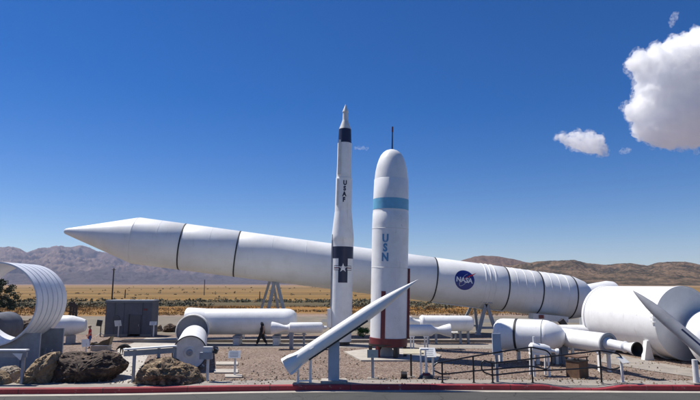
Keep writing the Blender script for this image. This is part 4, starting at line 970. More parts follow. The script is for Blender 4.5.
# ================================================================== dark shed, poles
d = 41.0; xa, xb = P(105.3, 318, d).x, P(151.5, 318, d).x; zt = P(130, 300.6, d).z; cx = (xa + xb) / 2; wd = xb - xa
t = thing('dark_shed', (cx, d + 1.2, 0), 'plain dark grey flat-roofed shed with a darker door panel, past the boulders', 'shed')
MB().box((cx, d + .7, zt / 2 - .02), (wd, 1.4, zt - .04)).build('wall', DARKG, t, 0)
MB().box((cx, d + .7, zt), (wd + .06, 1.46, .06)).build('roof', GREYM, t, 0)
da = P(130, 320, d).x; db = P(141, 320, d).x
MB().box(((da + db) / 2, d - .03, .78), (db - da, .06, 1.5)).build('door', mat('dark_door', (.085, .085, .095), .6), t, 0)
MB().box((da - .06, d - .03, .8), (.08, .06, 1.6)).build('post', BLACK, t, 0)
hc = P(116.5, 319, d); MB().cyl((hc.x, d - .05, hc.z), (hc.x, d + .02, hc.z), .26, .26, 28).build('hatch', mat('dark_hatch', (.06, .065, .08), .5), t)
q = P(145.5, 309.5, d); MB().box((q.x, d - .02, q.z), (.26, .04, .14)).build('plate', MAROON, t, 0)
hatch_m = mat('seam_paint', (.075, .08, .095), .6)
for k in range(1, 5):
    if k != 3: MB().box((xa + wd * k / 5, d - .012, zt / 2), (.02, .02, zt - .12)).build('seam', hatch_m, t, 0)
MB().box((cx, d - .03, .08), (wd + .04, .06, .16)).build('base_trim', CONC, t, 0)
MB().box((cx, d - .04, zt - .08), (wd + .08, .07, .12)).build('fascia', mat('fascia_paint', (.16, .17, .19), .6), t, 0)
MB().box(((da + db) / 2 + .28, d - .08, .8), (.04, .05, .16)).build('door_handle', GREYM, t, 0)
def pole(xp, ytop, ybase, d, r, label, arm=True, name='utility_pole'):
    b = P(xp, ybase, d); b.z = 0; tp = P(xp, ytop, d)
    t = thing(name, b, label, 'utility pole', 'poles standing out in the dry plain')
    MB().cyl(b, (b.x, b.y, tp.z), r, r * .75, 10).build('mast', WOODP, t)
    if arm: MB().box((b.x, b.y, tp.z - .35), (.9, .12, .12)).build('crossarm', WOODP, t, 0)
pole(111.8, 268.2, 301, 128, .17, 'tallest wooden utility pole rising above the dark shed')
pole(124.7, 289.5, 301, 150, .16, 'short wooden pole above the dark shed beside the tallest pole', False)
pole(204.0, 279.5, 298, 190, .15, 'thin pole in the plain above the flared rim of the long casing', False)
pole(259.5, 291.5, 304, 120, .12, 'thin short pole in the plain beside the rear A-frame legs', False)
# wooden yard gate behind the ring
q = P(74, 316, 66)
t = thing('wooden_frame', (q.x, 66, 0), 'dark wooden post frame at the edge of the golden grass past the ribbed ring', 'post frame')
for xx, yt in ((70, 303), (73, 301.5), (76, 305)):
    p = P(xx, 316, 66); MB().box((p.x, 66, P(xx, yt, 66).z / 2), (.2, .2, P(xx, yt, 66).z)).build('post', WOODP, t, 0)
a_, b_ = P(69, 303.5, 66), P(77, 306.5, 66)
MB().bar(a_, b_, .14, .5).build('rail', WOODP, t, 0); MB().bar(a_ - Vector((0, 0, .9)), b_ - Vector((0, 0, .7)), .1, .16).build('rail', WOODP, t, 0)

# ================================================================== information signs
def sign(xc, y0, y1, wpx, ybase, label, panel=SIGNW, postm=DULLW, tilt=50, yaw=0, two=False, name='info_sign', group='white information signs in the yard', lines=True, pw=.07, postx=None, d=None):
    b = G(postx if postx is not None else xc, ybase) if d is None else Vector((P(xc, ybase, d).x, d, 0)); dd = b.y
    c = P(xc, (y0 + y1) / 2, dd); wd_ = wpx * dd / 549; hh = (y1 - y0) * dd / 549 / max(.3, math.sin(R(tilt)))
    t = thing(name, (b.x, dd, 0), label, 'information sign', group)
    rx = R(tilt) ; m_ = Matrix.Rotation(R(yaw), 3, 'Z') @ Matrix.Rotation(rx, 3, 'X')
    mb = MB().box((0, 0, 0), (wd_, hh, .035)); mb.v = [c + m_ @ v for v in mb.v]; pn = mb.build('panel', panel, t, 0)
    if lines:
        mb = MB(); rs = random.Random(int(xc * 7))
        ln = []
        for k in range(4):
            yy = hh * (.30 - .2 * k); w1 = wd_ * rs.uniform(.3, .42)
            x0, x1 = -w1, w1 * rs.uniform(.6, 1)
            vs = [c + m_ @ Vector(v) for v in ((x0, yy - hh * .035, .0195), (x1, yy - hh * .035, .0195), (x1, yy + hh * .035, .0195), (x0, yy + hh * .035, .0195))]
            ln.append(vs)
        for vs in ln: mb.add(vs, [(0, 1, 2, 3)])
        mb.build('print', PRINT, pn, 0)
    xs = (-wd_ * .3, wd_ * .3) if two else (0,)
    for sx in xs: MB().box((b.x + sx, dd + .02, (c.z - .03) / 2), (pw, pw, c.z - .03)).build('post', postm, t, 0)
    MB().box((b.x, dd, .015), (pw * 4, pw * 4, .03)).build('foot', CONC, t, 0)
    return t
sign(118, 320.5, 326, 7.5, 337, 'tilted pale sign before the round hatch of the dark shed', tilt=75, yaw=62, lines=False)
sign(153.2, 321.5, 325, 7, 337, 'white sign on a post at the corner of the dark shed', tilt=78)
sign(243.8, 323.5, 328.5, 7.5, 340.5, 'white sign in front of the long casing beside the man in black', tilt=72)
sign(234.5, 351, 357.8, 12, 376, 'low white sign standing on paving slabs in the gravel near the kerb', tilt=66)
sign(372.6, 350, 357.5, 10.5, 378.5, 'grey-green sign on a grey post in front of the USN missile', SIGNG, GREYM, tilt=80, lines=False, pw=.11)
sign(413, 349.8, 353.3, 20, 377, 'wide tan tabletop board on a thin black post beside the USN missile', SIGNT, BLACK, tilt=20, lines=False, postx=411.3, name='tabletop_board', group='boards on black posts')
sign(430, 348.5, 356.5, 11, 376, 'white lectern sign with white legs between the tan board and the handrails', two=True, tilt=48, pw=.08)
sign(454, 328.5, 332.5, 6.5, 342, 'small white sign on paired grey legs in front of the round-ended casing', postm=GREYM, two=True, tilt=40, pw=.1)
sign(85.5, 339.5, 346.5, 8, 356, 'tilted white sign beside the child in the red shirt', tilt=75, yaw=55, lines=False)
sign(51, 346.5, 351, 7.5, 362, 'small tilted white sign just above the tan boulder', tilt=60, yaw=-35, lines=False)
sign(623, 357.5, 362.5, 9, 383, 'grey-backed sign on a pale post at the looped end of the handrail', DULLW, DULLW, tilt=35, yaw=25, lines=False, pw=.08)
# grey equipment box on a post in front of the flanged motor
b = G(207, 381); d = b.y
t = thing('box_sign', (b.x, d, 0), 'double grey boxes on one pale post by the kerb, before the flanged motor', 'post box')
p = P(208, 350, d); MB().box((p.x, d, p.z), (.36, .22, .26)).build('upper_box', DULLW, t, 0)
p = P(206.5, 355.5, d); MB().box((p.x, d - .05, p.z), (.5, .16, .26)).build('lower_box', GREYM, t, 0)
p = P(215.5, 351, d); MB().box((p.x, d + .05, p.z), (.16, .2, .18), ry=.4).build('black_fitting', BLACK, t, 0)
MB().box((b.x, d + .03, .56), (.09, .09, 1.12)).build('post', DULLW, t, 0)
# white frame beside the lectern with dark base
b = G(424.5, 378); d = b.y
t = thing('white_frame', (b.x, d, 0), 'thin white standing frame on a dark base between tan board and lectern sign', 'stand')
for xx in (421, 426):
    q = P(xx, 376, d); MB().box((q.x, d, P(xx, 349, d).z / 2), (.06, .06, P(xx, 349, d).z)).build('leg', WHITE, t, 0)
MB().box((b.x, d, P(423, 349, d).z), (.34, .3, .07)).build('top', WHITE, t, 0)
MB().cyl((b.x + .08, d, 0), (b.x + .08, d, .12), .33, .26, 20).build('base', BLACK, t)
MB().cyl((b.x + .08, d, .12), (b.x + .08, d, .2), .2, .14, 20).build('cap', MAROON, t)
b = G(404, 378.5)
t = thing('floodlight', (b.x, b.y, 0), 'small black ground floodlight at the foot of the tan board', 'floodlight')
MB().box((b.x, b.y, .14), (.24, .2, .2), rx=.4).build('housing', BLACK, t, 0); MB().box((b.x, b.y, .02), (.3, .2, .04)).build('base', BLACK, t, 0)
# black box on a tripod by the shed
b = G(100.2, 336.5); d = b.y
t = thing('viewer_box', (b.x, d, 0), 'small black box on a thin post with splayed feet beside the dark shed', 'viewer')
z0, z1 = P(99, 326, d).z, P(99, 320, d).z
MB().box((P(99.5, 323, d).x, d, (z0 + z1) / 2), (.36, .3, z1 - z0), rz=.3, ry=.15).build('housing', BLACK, t, 0)
MB().cyl((b.x, d, 0), (b.x, d, z0 + .05), .04, .035, 10).build('mast', BLACK, t)
for an in (0, 2.1, 4.2): MB().bar((b.x, d, .25), (b.x + .35 * math.cos(an), d + .35 * math.sin(an), .02), .04, .03).build('foot', GREYM, t, 0)

# ================================================================== low display rails at the left
def rail_table(x0, x1, y, ybase, posts, label, drop=3.2, top=SIGNW, y1=None, slab=.28):
    b0 = G(posts[0], ybase); d0 = b0.y; a = P(x0, y, d0); b = P(x1, y if y1 is None else y1, d0 + (0 if y1 is None else 1.2)); b.z = a.z
    t = thing('display_rail', ((a.x + b.x) / 2, d0, 0), label, 'display rail', 'low pale display rails')
    MB().bar(a, b, slab, .05).build('top', top, t, 0)
    MB().bar(a - Vector((0, 0, .17)), b - Vector((0, 0, .17)), .07, .2).build('beam', GREYM, t, 0)
    for xx in posts:
        s_ = (P(xx, y, d0).x - a.x) / (b.x - a.x); q = a.lerp(b, s_)
        MB().box((q.x, q.y, (q.z - .05) / 2), (.10, .10, q.z - .05)).build('post', GREYM, t, 0)
    return t, a, b
rail_table(124, 176, 349.3, 384, [132.5, 152, 166], 'long pale display rail on grey posts above the mixed brown boulder', y1=346.2)
t_, a_, b_ = rail_table(-25, 27.5, 350, 384, [-12, 24.5], 'pale display rail crossing below the ribbed ring at the picture edge')
q = P(17, 356.5, a_.y - .12); mb = MB(); mb.add([q + Vector((-.2, 0, .12)), q + Vector((.2, 0, .12)), q + Vector((.14, 0, -.14)), q + Vector((-.2, .02, .12)), q + Vector((.2, .02, .12)), q + Vector((.14, .02, -.14))], [(0, 2, 1), (3, 4, 5), (0, 1, 4, 3), (1, 2, 5, 4), (2, 0, 3, 5)]).build('tag_plate', SIGNW, t_, 0)
# wedge-shaped brown casting on a pale plinth
b = G(101, 350.5); d = b.y
t = thing('display_plinth', (b.x, d, 0), 'low pale plinth under the brown wedge-shaped casting', 'plinth')
z = P(101, 345.5, d).z; MB().box((b.x, d, z / 2), (.95, .6, z)).build('block', CONCL, t, 0)
MB().box((b.x, d, z + .015), (1.0, .65, .03)).build('top', mat('lavender_panel', (.45, .46, .55), .5), t, 0)
x0 = P(89, 345, d).x; x1 = P(112, 345, d).x; zz = z + .032
t = thing('wedge_casting', (b.x, d, zz), 'brown wedge-shaped casting, pointed end raised, on the low pale plinth', 'display casting')
pr = [(x0, zz), (x0, zz + .08), (x0 + .6, zz + .10), (x0 + .85, zz + .26), (x1 - .18, zz + .34), (x1, zz + .5), (x1 - .10, zz)]
m_ = len(pr); MB().add([(x_, d - .2, z_) for x_, z_ in pr] + [(x_, d + .2, z_) for x_, z_ in pr], [tuple(range(m_)), tuple(range(2 * m_ - 1, m_ - 1, -1))] + [(i, m_ + i, m_ + (i + 1) % m_, (i + 1) % m_) for i in range(m_)]).build('blade', BRONZE, t, 0)
MB().cyl((x0 + .3, d - .26, zz + .1), (x0 + .3, d + .26, zz + .1), .07, .07, 16).build('hub', BRONZE, t)

# ================================================================== trash box, cabinet
b = G(580.5, 378.5); d = b.y; xa, xb = P(569.5, 370, d).x, P(592, 370, d).x; zt = P(580, 357.5, d).z
t = thing('trash_bin', ((xa + xb) / 2, d + .3, 0), 'brown panelled trash bin with a hooded top, past the handrail loops', 'trash bin')
cx = (xa + xb) / 2; s_ = .62
MB().box((cx, d + .36, zt * .40), (s_, s_, zt * .80), rz=R(33)).build('body', RUST, t, 0)
MB().box((cx, d + .36, zt * .82), (s_ + .05, s_ + .05, .05), rz=R(33)).build('lid', BLACK, t, 0)
mR = Matrix.Rotation(R(33), 3, 'Z')
for sx, sy in ((-1, -1), (1, -1), (-1, 1), (1, 1)):
    p = mR @ Vector((sx * s_ * .46, sy * s_ * .46, 0)); MB().box((cx + p.x, d + .36 + p.y, zt * .92), (.04, .04, zt * .16), rz=R(33)).build('strut', BLACK, t, 0)
MB().box((cx, d + .36, zt), (s_ + .05, s_ + .05, .05), rz=R(33)).build('hood', RUST, t, 0)
a = P(554.5, 352, 26.9).x; bb = P(568.5, 352, 26.9).x; zt = P(560, 346.5, 26.9).z
t = thing('utility_cabinet', ((a + bb) / 2, 27.2, 0), 'blue-grey metal cabinet between the domed motor and the brown trash bin', 'cabinet')
MB().box(((a + bb) / 2, 27.2, zt / 2), (bb - a, .5, zt)).build('body', mat('blue_grey_cabinet', (.16, .19, .24), .5), t, 0)
MB().box(((a + bb) / 2, 27.2, zt + .015), (bb - a + .06, .56, .03)).build('lid', GREYM, t, 0)
MB().box(((a + bb) / 2 + .02, 26.94, zt * .5), (.012, .02, zt * .8)).build('door_gap', BLACK, t, 0)

# ================================================================== handrails
def rnd(pts, r=.12, n=5):
    out = [pts[0]]
    for i in range(1, len(pts) - 1):
        p, a, b = pts[i], pts[i - 1], pts[i + 1]; u = (a - p); v = (b - p); k = min(r, u.length * .45, v.length * .45)
        s0, s1 = p + u.normalized() * k, p + v.normalized() * k
        for j in range(n + 1):
            t_ = j / n; out.append(s0 * (1 - t_) ** 2 + p * 2 * t_ * (1 - t_) + s1 * t_ ** 2)
    return out + [pts[-1]]
def handrail(name, label, paths, posts, depth):
    b = G(posts[0][0], 382); t = thing(name, (b.x, depth, 0), label, 'handrail', 'black steel handrails of the ramp')
    for pth in paths: MB().tube(rnd([P(x, y, depth) for x, y in pth]), .030, 10).build('rail', RAILM, t)
    for (x, yt) in posts:
        tp = P(x, yt, depth); MB().cyl((tp.x, depth, 0), tp, .034, .034, 12).build('post', RAILM, t)
        MB().cyl((tp.x, depth, .0), (tp.x, depth, .015), .07, .07, 14).build('flange', RAILM, t)
dA = dist_of(382.6); dB = dA + 1.25
handrail('handrail', 'black handrail rising from the lectern sign to a loop before the small engine',
         [[(433.5, 366.5), (437, 362.5), (442, 362), (473, 356.2), (531, 347), (547, 350.5), (551.5, 356), (551.5, 363), (547, 369.5), (531, 366), (473, 371), (442, 374.3), (434, 370.5)]],
         [(442, 362.2), (473, 356.4), (531, 347.2)], dA)
handrail('handrail', 'black handrail looped at both ends, running past the brown trash bin',
         [[(492, 363.3), (484, 360.2), (481.3, 363), (481.8, 370), (484.5, 372.5), (492, 375.2), (531, 371), (575, 369), (600, 367), (612, 369.8), (620, 367.5), (623, 361), (620, 354.5), (612, 352.5), (600, 350.5), (531, 358.8), (492, 363.3)]],
         [(492, 362.6), (599.6, 350.6)], dA + .02)

# ================================================================== people and a dog
def skin_body(nodes, edges, sub=2):
    """nodes: {name: (pos, radius)} -> verts, faces of one continuous skinned surface"""
    names = list(nodes); me = bpy.data.meshes.new('s'); me.from_pydata([nodes[n][0] for n in names], [(names.index(a), names.index(b)) for a, b in edges], [])
    o = bpy.data.objects.new('s', me); col.objects.link(o); o.modifiers.new('k', 'SKIN')
    for i, n in enumerate(names):
        r = nodes[n][1]; r = r if isinstance(r, tuple) else (r, r)
        me.skin_vertices[0].data[i].radius = r; me.skin_vertices[0].data[i].use_root = (i == 0)
    sb_ = o.modifiers.new('u', 'SUBSURF'); sb_.levels = sub; sb_.render_levels = sub
    dg = bpy.context.evaluated_depsgraph_get(); ev = o.evaluated_get(dg); m2 = ev.to_mesh()
    vs = [v.co.copy() for v in m2.vertices]; fs = [tuple(p.vertices) for p in m2.polygons]; ev.to_mesh_clear(); bpy.data.objects.remove(o)
    return vs, fs
def ellipsoid(c, r, nu=16, nv=12, fn=None):
    vs = []; fs = []
    for j in range(nv + 1):
        ph = math.pi * j / nv
        for i in range(nu):
            th = 2 * math.pi * i / nu; n_ = Vector((math.sin(ph) * math.cos(th), math.sin(ph) * math.sin(th), math.cos(ph)))
            q = Vector((n_.x * r[0], n_.y * r[1], n_.z * r[2]))
            if fn: q = fn(q, n_)
            vs.append(Vector(c) + q)
    fs = [(j * nu + i, (j + 1) * nu + i, (j + 1) * nu + (i + 1) % nu, j * nu + (i + 1) % nu) for j in range(nv) for i in range(nu)]
    return vs, fs
def person(base, H, face, pose, label, shirt, legs, hair, long_legs=True, cap=None, sleeves='short', shoes=BLACK):
    """x runs forward (the way the person faces), y to the person's left, z up, all in units of the body height"""
    ca, sa = math.cos(face), math.sin(face)
    def T(v): v = Vector(v); return Vector((base[0] + (v.x * ca - v.y * sa) * H, base[1] + (v.x * sa + v.y * ca) * H, v.z * H))
    t = thing('person', (base[0], base[1], 0), label, 'person')
    J = dict(pelvis=((0, 0, .53), (.075, .058)), waist=((0.004, 0, .60), (.066, .05)), chest=((.008, 0, .72), (.085, .056)), shl=((.005, 0, .80), (.06, .048)), neck=((.008, 0, .845), .032), head0=((.014, 0, .885), .036))
    for k, v in pose.items(): J[k] = v
    for s_, y in (('l', 1), ('r', -1)):
        J.setdefault('sh' + s_ + 'a', ((0, .10 * y, .80), .038))
    E = [('pelvis', 'waist'), ('waist', 'chest'), ('chest', 'shl'), ('shl', 'neck'), ('neck', 'head0')]
    for s_ in 'lr': E += [('shl', 'sh' + s_ + 'a'), ('sh' + s_ + 'a', 'el' + s_), ('el' + s_, 'wr' + s_), ('wr' + s_, 'pm' + s_), ('pelvis', 'hp' + s_), ('hp' + s_, 'kn' + s_), ('kn' + s_, 'an' + s_), ('an' + s_, 'to' + s_)]
    vs, fs = skin_body(J, E, 2)
    mb = MB().add(vs, fs)
    hc = Vector(J['head0'][0]) + Vector((.012, 0, .045))
    def hf(q, n_):   # a face: brow, nose, chin
        if n_.x > 0:
            q = q + Vector((0.020 * math.exp(-((n_.y / .16) ** 2) - ((n_.z + .12) / .2) ** 2), 0, 0))
            q = q + Vector((-.006 * math.exp(-((abs(n_.y) - .32) / .16) ** 2 - ((n_.z - .05) / .16) ** 2), 0, 0))
            q = q + Vector((.008 * math.exp(-((n_.y / .3) ** 2) - ((n_.z + .8) / .2) ** 2), 0, 0))
        return q
    v2, f2 = ellipsoid(hc, (.056, .044, .066), 28, 20, hf); mb.add(v2, f2)
    for y in (-1, 1): v2, f2 = ellipsoid(hc + Vector((-.004, .045 * y, -.004)), (.012, .006, .018), 8, 6); mb.add(v2, f2)
    for s_, y in (('l', 1), ('r', -1)):       # fingers and thumb
        wr, pm = Vector(J['wr' + s_][0]), Vector(J['pm' + s_][0]); dr = (pm - wr).normalized(); ac = dr.cross(Vector((0, y, 0.3))).normalized()
        pn = dr.cross(ac).normalized()
        for k, L_ in enumerate((.036, .043, .04, .031)):
            st = pm + ac * (.0105 * (k - 1.5)); mid = st + dr * L_ * .55 + pn * .004; en = mid + dr * L_ * .4 + pn * .014
            mb.tube([st - dr * .012, st + dr * .008, mid, en], [.0056, .0056, .005, .0038], 6)
        st = wr.lerp(pm, .4) - ac * .018; mb.tube([st, st - ac * .014 + dr * .016, st - ac * .016 + dr * .034], [.0065, .006, .0045], 6)
    mb.v = [T(v) for v in mb.v]; bd = mb.build('body', SKIN, t, 180)
    for y in (-1, 1):
        v2, f2 = ellipsoid(hc + Vector((.0485, .018 * y, .004)), (.006, .008, .0045), 8, 6); m3 = MB().add([T(v) for v in v2], f2); m3.build('eye', HAIRD, t)
    m3 = MB(); v2, f2 = ellipsoid(hc + Vector((.0525, 0, -.032)), (.005, .016, .0035), 8, 6); m3.add([T(v) for v in v2], f2).build('mouth', MAROON, t)
    # clothes: the same skeleton, a little fuller, cut at cuffs and hems
    S = {k: (v[0], tuple(q * 1.2 + .008 for q in (v[1] if isinstance(v[1], tuple) else (v[1], v[1])))) for k, v in J.items()}
    C = {k: S[k] for k in ('pelvis', 'waist', 'chest', 'shl', 'shla', 'shra')}
    C['pelvis'] = ((0, 0, .52), (.092, .074)); C['hem'] = ((0, 0, .475), (.09, .072)); ne = [('pelvis', 'hem')] + [('pelvis', 'waist'), ('waist', 'chest'), ('chest', 'shl'), ('shl', 'shla'), ('shl', 'shra')]
    C['col'] = ((.007, 0, .835), (.042, .042)); ne.append(('shl', 'col'))
    for s_ in 'lr':
        a_, b_ = Vector(J['sh' + s_ + 'a'][0]), Vector(J['el' + s_][0]); C['sl' + s_] = (tuple(a_.lerp(b_, .75)), .036); ne.append(('sh' + s_ + 'a', 'sl' + s_))
        if sleeves == 'long': C['el' + s_] = (tuple(b_), .033); C['cf' + s_] = (tuple(b_.lerp(Vector(J['wr' + s_][0]), .85)), .028); ne += [('sl' + s_, 'el' + s_), ('el' + s_, 'cf' + s_)]
    v2, f2 = skin_body(C, ne, 2); MB().add([T(v) for v in v2], f2).build('shirt', shirt, t, 180)
    D = {'pelvis': ((0, 0, .535), (.084, .068)), 'w': ((.002, 0, .60), (.074, .058))}; ne = [('pelvis', 'w')]
    for s_ in 'lr':
        D['hp' + s_] = S['hp' + s_]; ne.append(('pelvis', 'hp' + s_)); k_, a_ = Vector(J['kn' + s_][0]), Vector(J['an' + s_][0]); h_ = Vector(J['hp' + s_][0])
        if long_legs:
            D['kn' + s_] = (tuple(k_), .058); D['an' + s_] = (tuple(k_.lerp(a_, .97)), .044); ne += [('hp' + s_, 'kn' + s_), ('kn' + s_, 'an' + s_)]
        else: D['kn' + s_] = (tuple(h_.lerp(k_, .86)), .056); ne.append(('hp' + s_, 'kn' + s_))
    v2, f2 = skin_body(D, ne, 2); MB().add([T(v) for v in v2], f2).build('trousers' if long_legs else 'shorts', legs, t, 180)
    for s_ in 'lr':
        a_, b_ = Vector(J['an' + s_][0]), Vector(J['to' + s_][0]); dr = (b_ - a_)
        v2, f2 = skin_body({'a': (tuple(a_ + Vector((0, 0, .004))), .030), 'h': (tuple(a_ + Vector((-.012, 0, -.02))), .028), 'm': (tuple(a_.lerp(b_, .6) + Vector((0, 0, -.004))), (.030, .024)), 't': (tuple(b_ + dr * .25), (.026, .018))}, [('a', 'h'), ('h', 'm'), ('m', 't')], 2)
        MB().add([T((v.x, v.y, max(v.z, .001))) for v in v2], f2).build('shoe', shoes, t, 180)
    def hr(q, n_):
        if n_.x > .25 and n_.z < .35: q = q * .80
        if n_.z < -.45: q = q * .82
        return q
    v2, f2 = ellipsoid(hc + Vector((-.006, 0, .008)), (.060, .050, .068), 20, 14, hr); MB().add([T(v) for v in v2], f2).build('hair', hair, t, 180)
    if cap:
        v2, f2 = ellipsoid(hc + Vector((-.002, 0, .022)), (.064, .054, .056), 20, 14, lambda q, n_: Vector((q.x, q.y, max(q.z, -.004)))); c_ = MB().add([T(v) for v in v2], f2).build('cap', cap, t, 60)
        MB().add([T(hc + Vector(v)) for v in ((.04, -.04, .02), (.10, -.028, .014), (.10, .028, .014), (.04, .04, .02), (.04, -.04, .026), (.10, -.028, .02), (.10, .028, .02), (.04, .04, .026))], [(3, 2, 1, 0), (4, 5, 6, 7), (0, 1, 5, 4), (1, 2, 6, 5), (2, 3, 7, 6)]).build('peak', cap, c_, 0)
    return t, T, hc
b = G(262, 345.6)
walk = dict(hpl=((-.005, .045, .50), .056), hpr=((.005, -.045, .50), .056),
            knl=((.10, .048, .285), .040), anl=((.185, .048, .055), .026), tol=((.255, .05, .03), .020),
            knr=((-.03, -.048, .275), .040), anr=((-.165, -.048, .075), .026), tor=((-.115, -.05, .018), .020),
            ell=((-.07, .14, .64), .026), wrl=((-.06, .135, .50), .020), pml=((-.045, .13, .455), (.022, .012)),
            elr=((.05, -.125, .66), .026), wrr=((.125, -.065, .79), .020), pmr=((.115, -.045, .835), (.022, .012)))
person((b.x, b.y), 1.73, math.pi, walk, 'person in black clothes striding past the long casing, one hand at the face', CLOTHK, CLOTHK, HAIRD)
b = G(89, 348.5)
stand_ = dict(hpl=((0, .045, .50), .056), hpr=((0, -.045, .50), .056), knl=((.012, .05, .285), .041), anl=((0, .052, .05), .026), tol=((.07, .06, .022), .02),
              knr=((.0, -.05, .285), .041), anr=((-.02, -.052, .05), .026), tor=((.05, -.06, .022), .02),
              ell=((-.01, .15, .65), .026), wrl=((.06, .12, .54), .020), pml=((.095, .105, .52), (.022, .012)),
              elr=((.02, -.15, .65), .026), wrr=((.10, -.11, .56), .020), pmr=((.135, -.09, .55), (.022, .012)))
person((b.x, b.y), 1.36, math.radians(205), stand_, 'child in red shirt, blue shorts and pale cap standing by the tilted sign', CLOTHR, CLOTHB, HAIRD, False, CAPM)
# dog nosing the ground at the end of the display rail
b = G(124.5, 354.2)
t = thing('dog', (b.x, b.y, 0), 'black dog with lowered head at the end of the long display rail', 'dog')
k = .98
N_ = dict(rump=((.18, 0, .44), (.11, .12)), loin=((.07, 0, .48), (.10, .115)), rib=((-.08, 0, .44), (.115, .15)), sh=((-.17, 0, .44), (.10, .13)), nk=((-.27, 0, .42), (.08, .085)), pl=((-.35, 0, .36), (.07, .066)), mz=((-.45, 0, .27), .032), ns=((-.485, 0, .225), .022),
          t1=((.29, 0, .43), .022), t2=((.37, 0, .33), .014), t3=((.42, 0, .30), .008))
E_ = [('rump', 'loin'), ('loin', 'rib'), ('rib', 'sh'), ('sh', 'nk'), ('nk', 'pl'), ('pl', 'mz'), ('mz', 'ns'), ('rump', 't1'), ('t1', 't2'), ('t2', 't3')]
for s_, y in (('l', 1), ('r', -1)):
    o_ = .03 * y
    N_['s1' + s_] = ((-.19, .075 * y, .36), .06); N_['e1' + s_] = ((-.16 + o_, .08 * y, .24), .042); N_['w1' + s_] = ((-.18 + o_, .08 * y, .12), .03); N_['p1' + s_] = ((-.18 + o_, .08 * y, .03), .02); N_['q1' + s_] = ((-.22 + o_, .08 * y, .018), .02)
    N_['s2' + s_] = ((.21, .07 * y, .36), .075); N_['k2' + s_] = ((.15 - o_, .085 * y, .27), .052); N_['h2' + s_] = ((.26 - o_, .08 * y, .15), .03); N_['p2' + s_] = ((.235 - o_, .08 * y, .03), .02); N_['q2' + s_] = ((.195 - o_, .08 * y, .018), .02)
    E_ += [('sh', 's1' + s_), ('s1' + s_, 'e1' + s_), ('e1' + s_, 'w1' + s_), ('w1' + s_, 'p1' + s_), ('p1' + s_, 'q1' + s_), ('rump', 's2' + s_), ('s2' + s_, 'k2' + s_), ('k2' + s_, 'h2' + s_), ('h2' + s_, 'p2' + s_), ('p2' + s_, 'q2' + s_)]
v2, f2 = skin_body(N_, E_, 2)
mb = MB().add([Vector((b.x + v.x * k, b.y + v.y * k, max(0, v.z * k))) for v in v2], f2)
for y in (-1, 1): mb.add([(b.x + k * x_, b.y + k * y * y_, k * z_) for x_, y_, z_ in ((-.36, .04, .41), (-.33, .05, .40), (-.375, .085, .31), (-.355, .05, .39))], [(0, 1, 2), (0, 2, 3), (1, 3, 2)])
mb.build('body', FUR, t, 180)

# ================================================================== clouds, far beyond and above the haze
def cloud_mat(name, dens, scale=.012, lo=.36, hi=.60):
    m = bpy.data.materials.new(name); m.use_nodes = True; t = m.node_tree; t.nodes.clear()
    o = t.nodes.new('ShaderNodeOutputMaterial'); v = t.nodes.new('ShaderNodeVolumePrincipled')
    v.inputs['Color'].default_value = (.999, .999, .999, 1); v.inputs['Anisotropy'].default_value = .55
    tc = t.nodes.new('ShaderNodeTexCoord'); n = t.nodes.new('ShaderNodeTexNoise'); n.inputs['Scale'].default_value = scale; n.inputs['Detail'].default_value = 5; n.inputs['Roughness'].default_value = .62
    t.links.new(tc.outputs['Object'], n.inputs['Vector'])
    r = t.nodes.new('ShaderNodeMapRange'); r.inputs['From Min'].default_value = lo; r.inputs['From Max'].default_value = hi; r.inputs['To Max'].default_value = dens
    t.links.new(n.outputs['Fac'], r.inputs['Value']); t.links.new(r.outputs[0], v.inputs['Density'])
    t.links.new(v.outputs[0], o.inputs['Volume']); return m
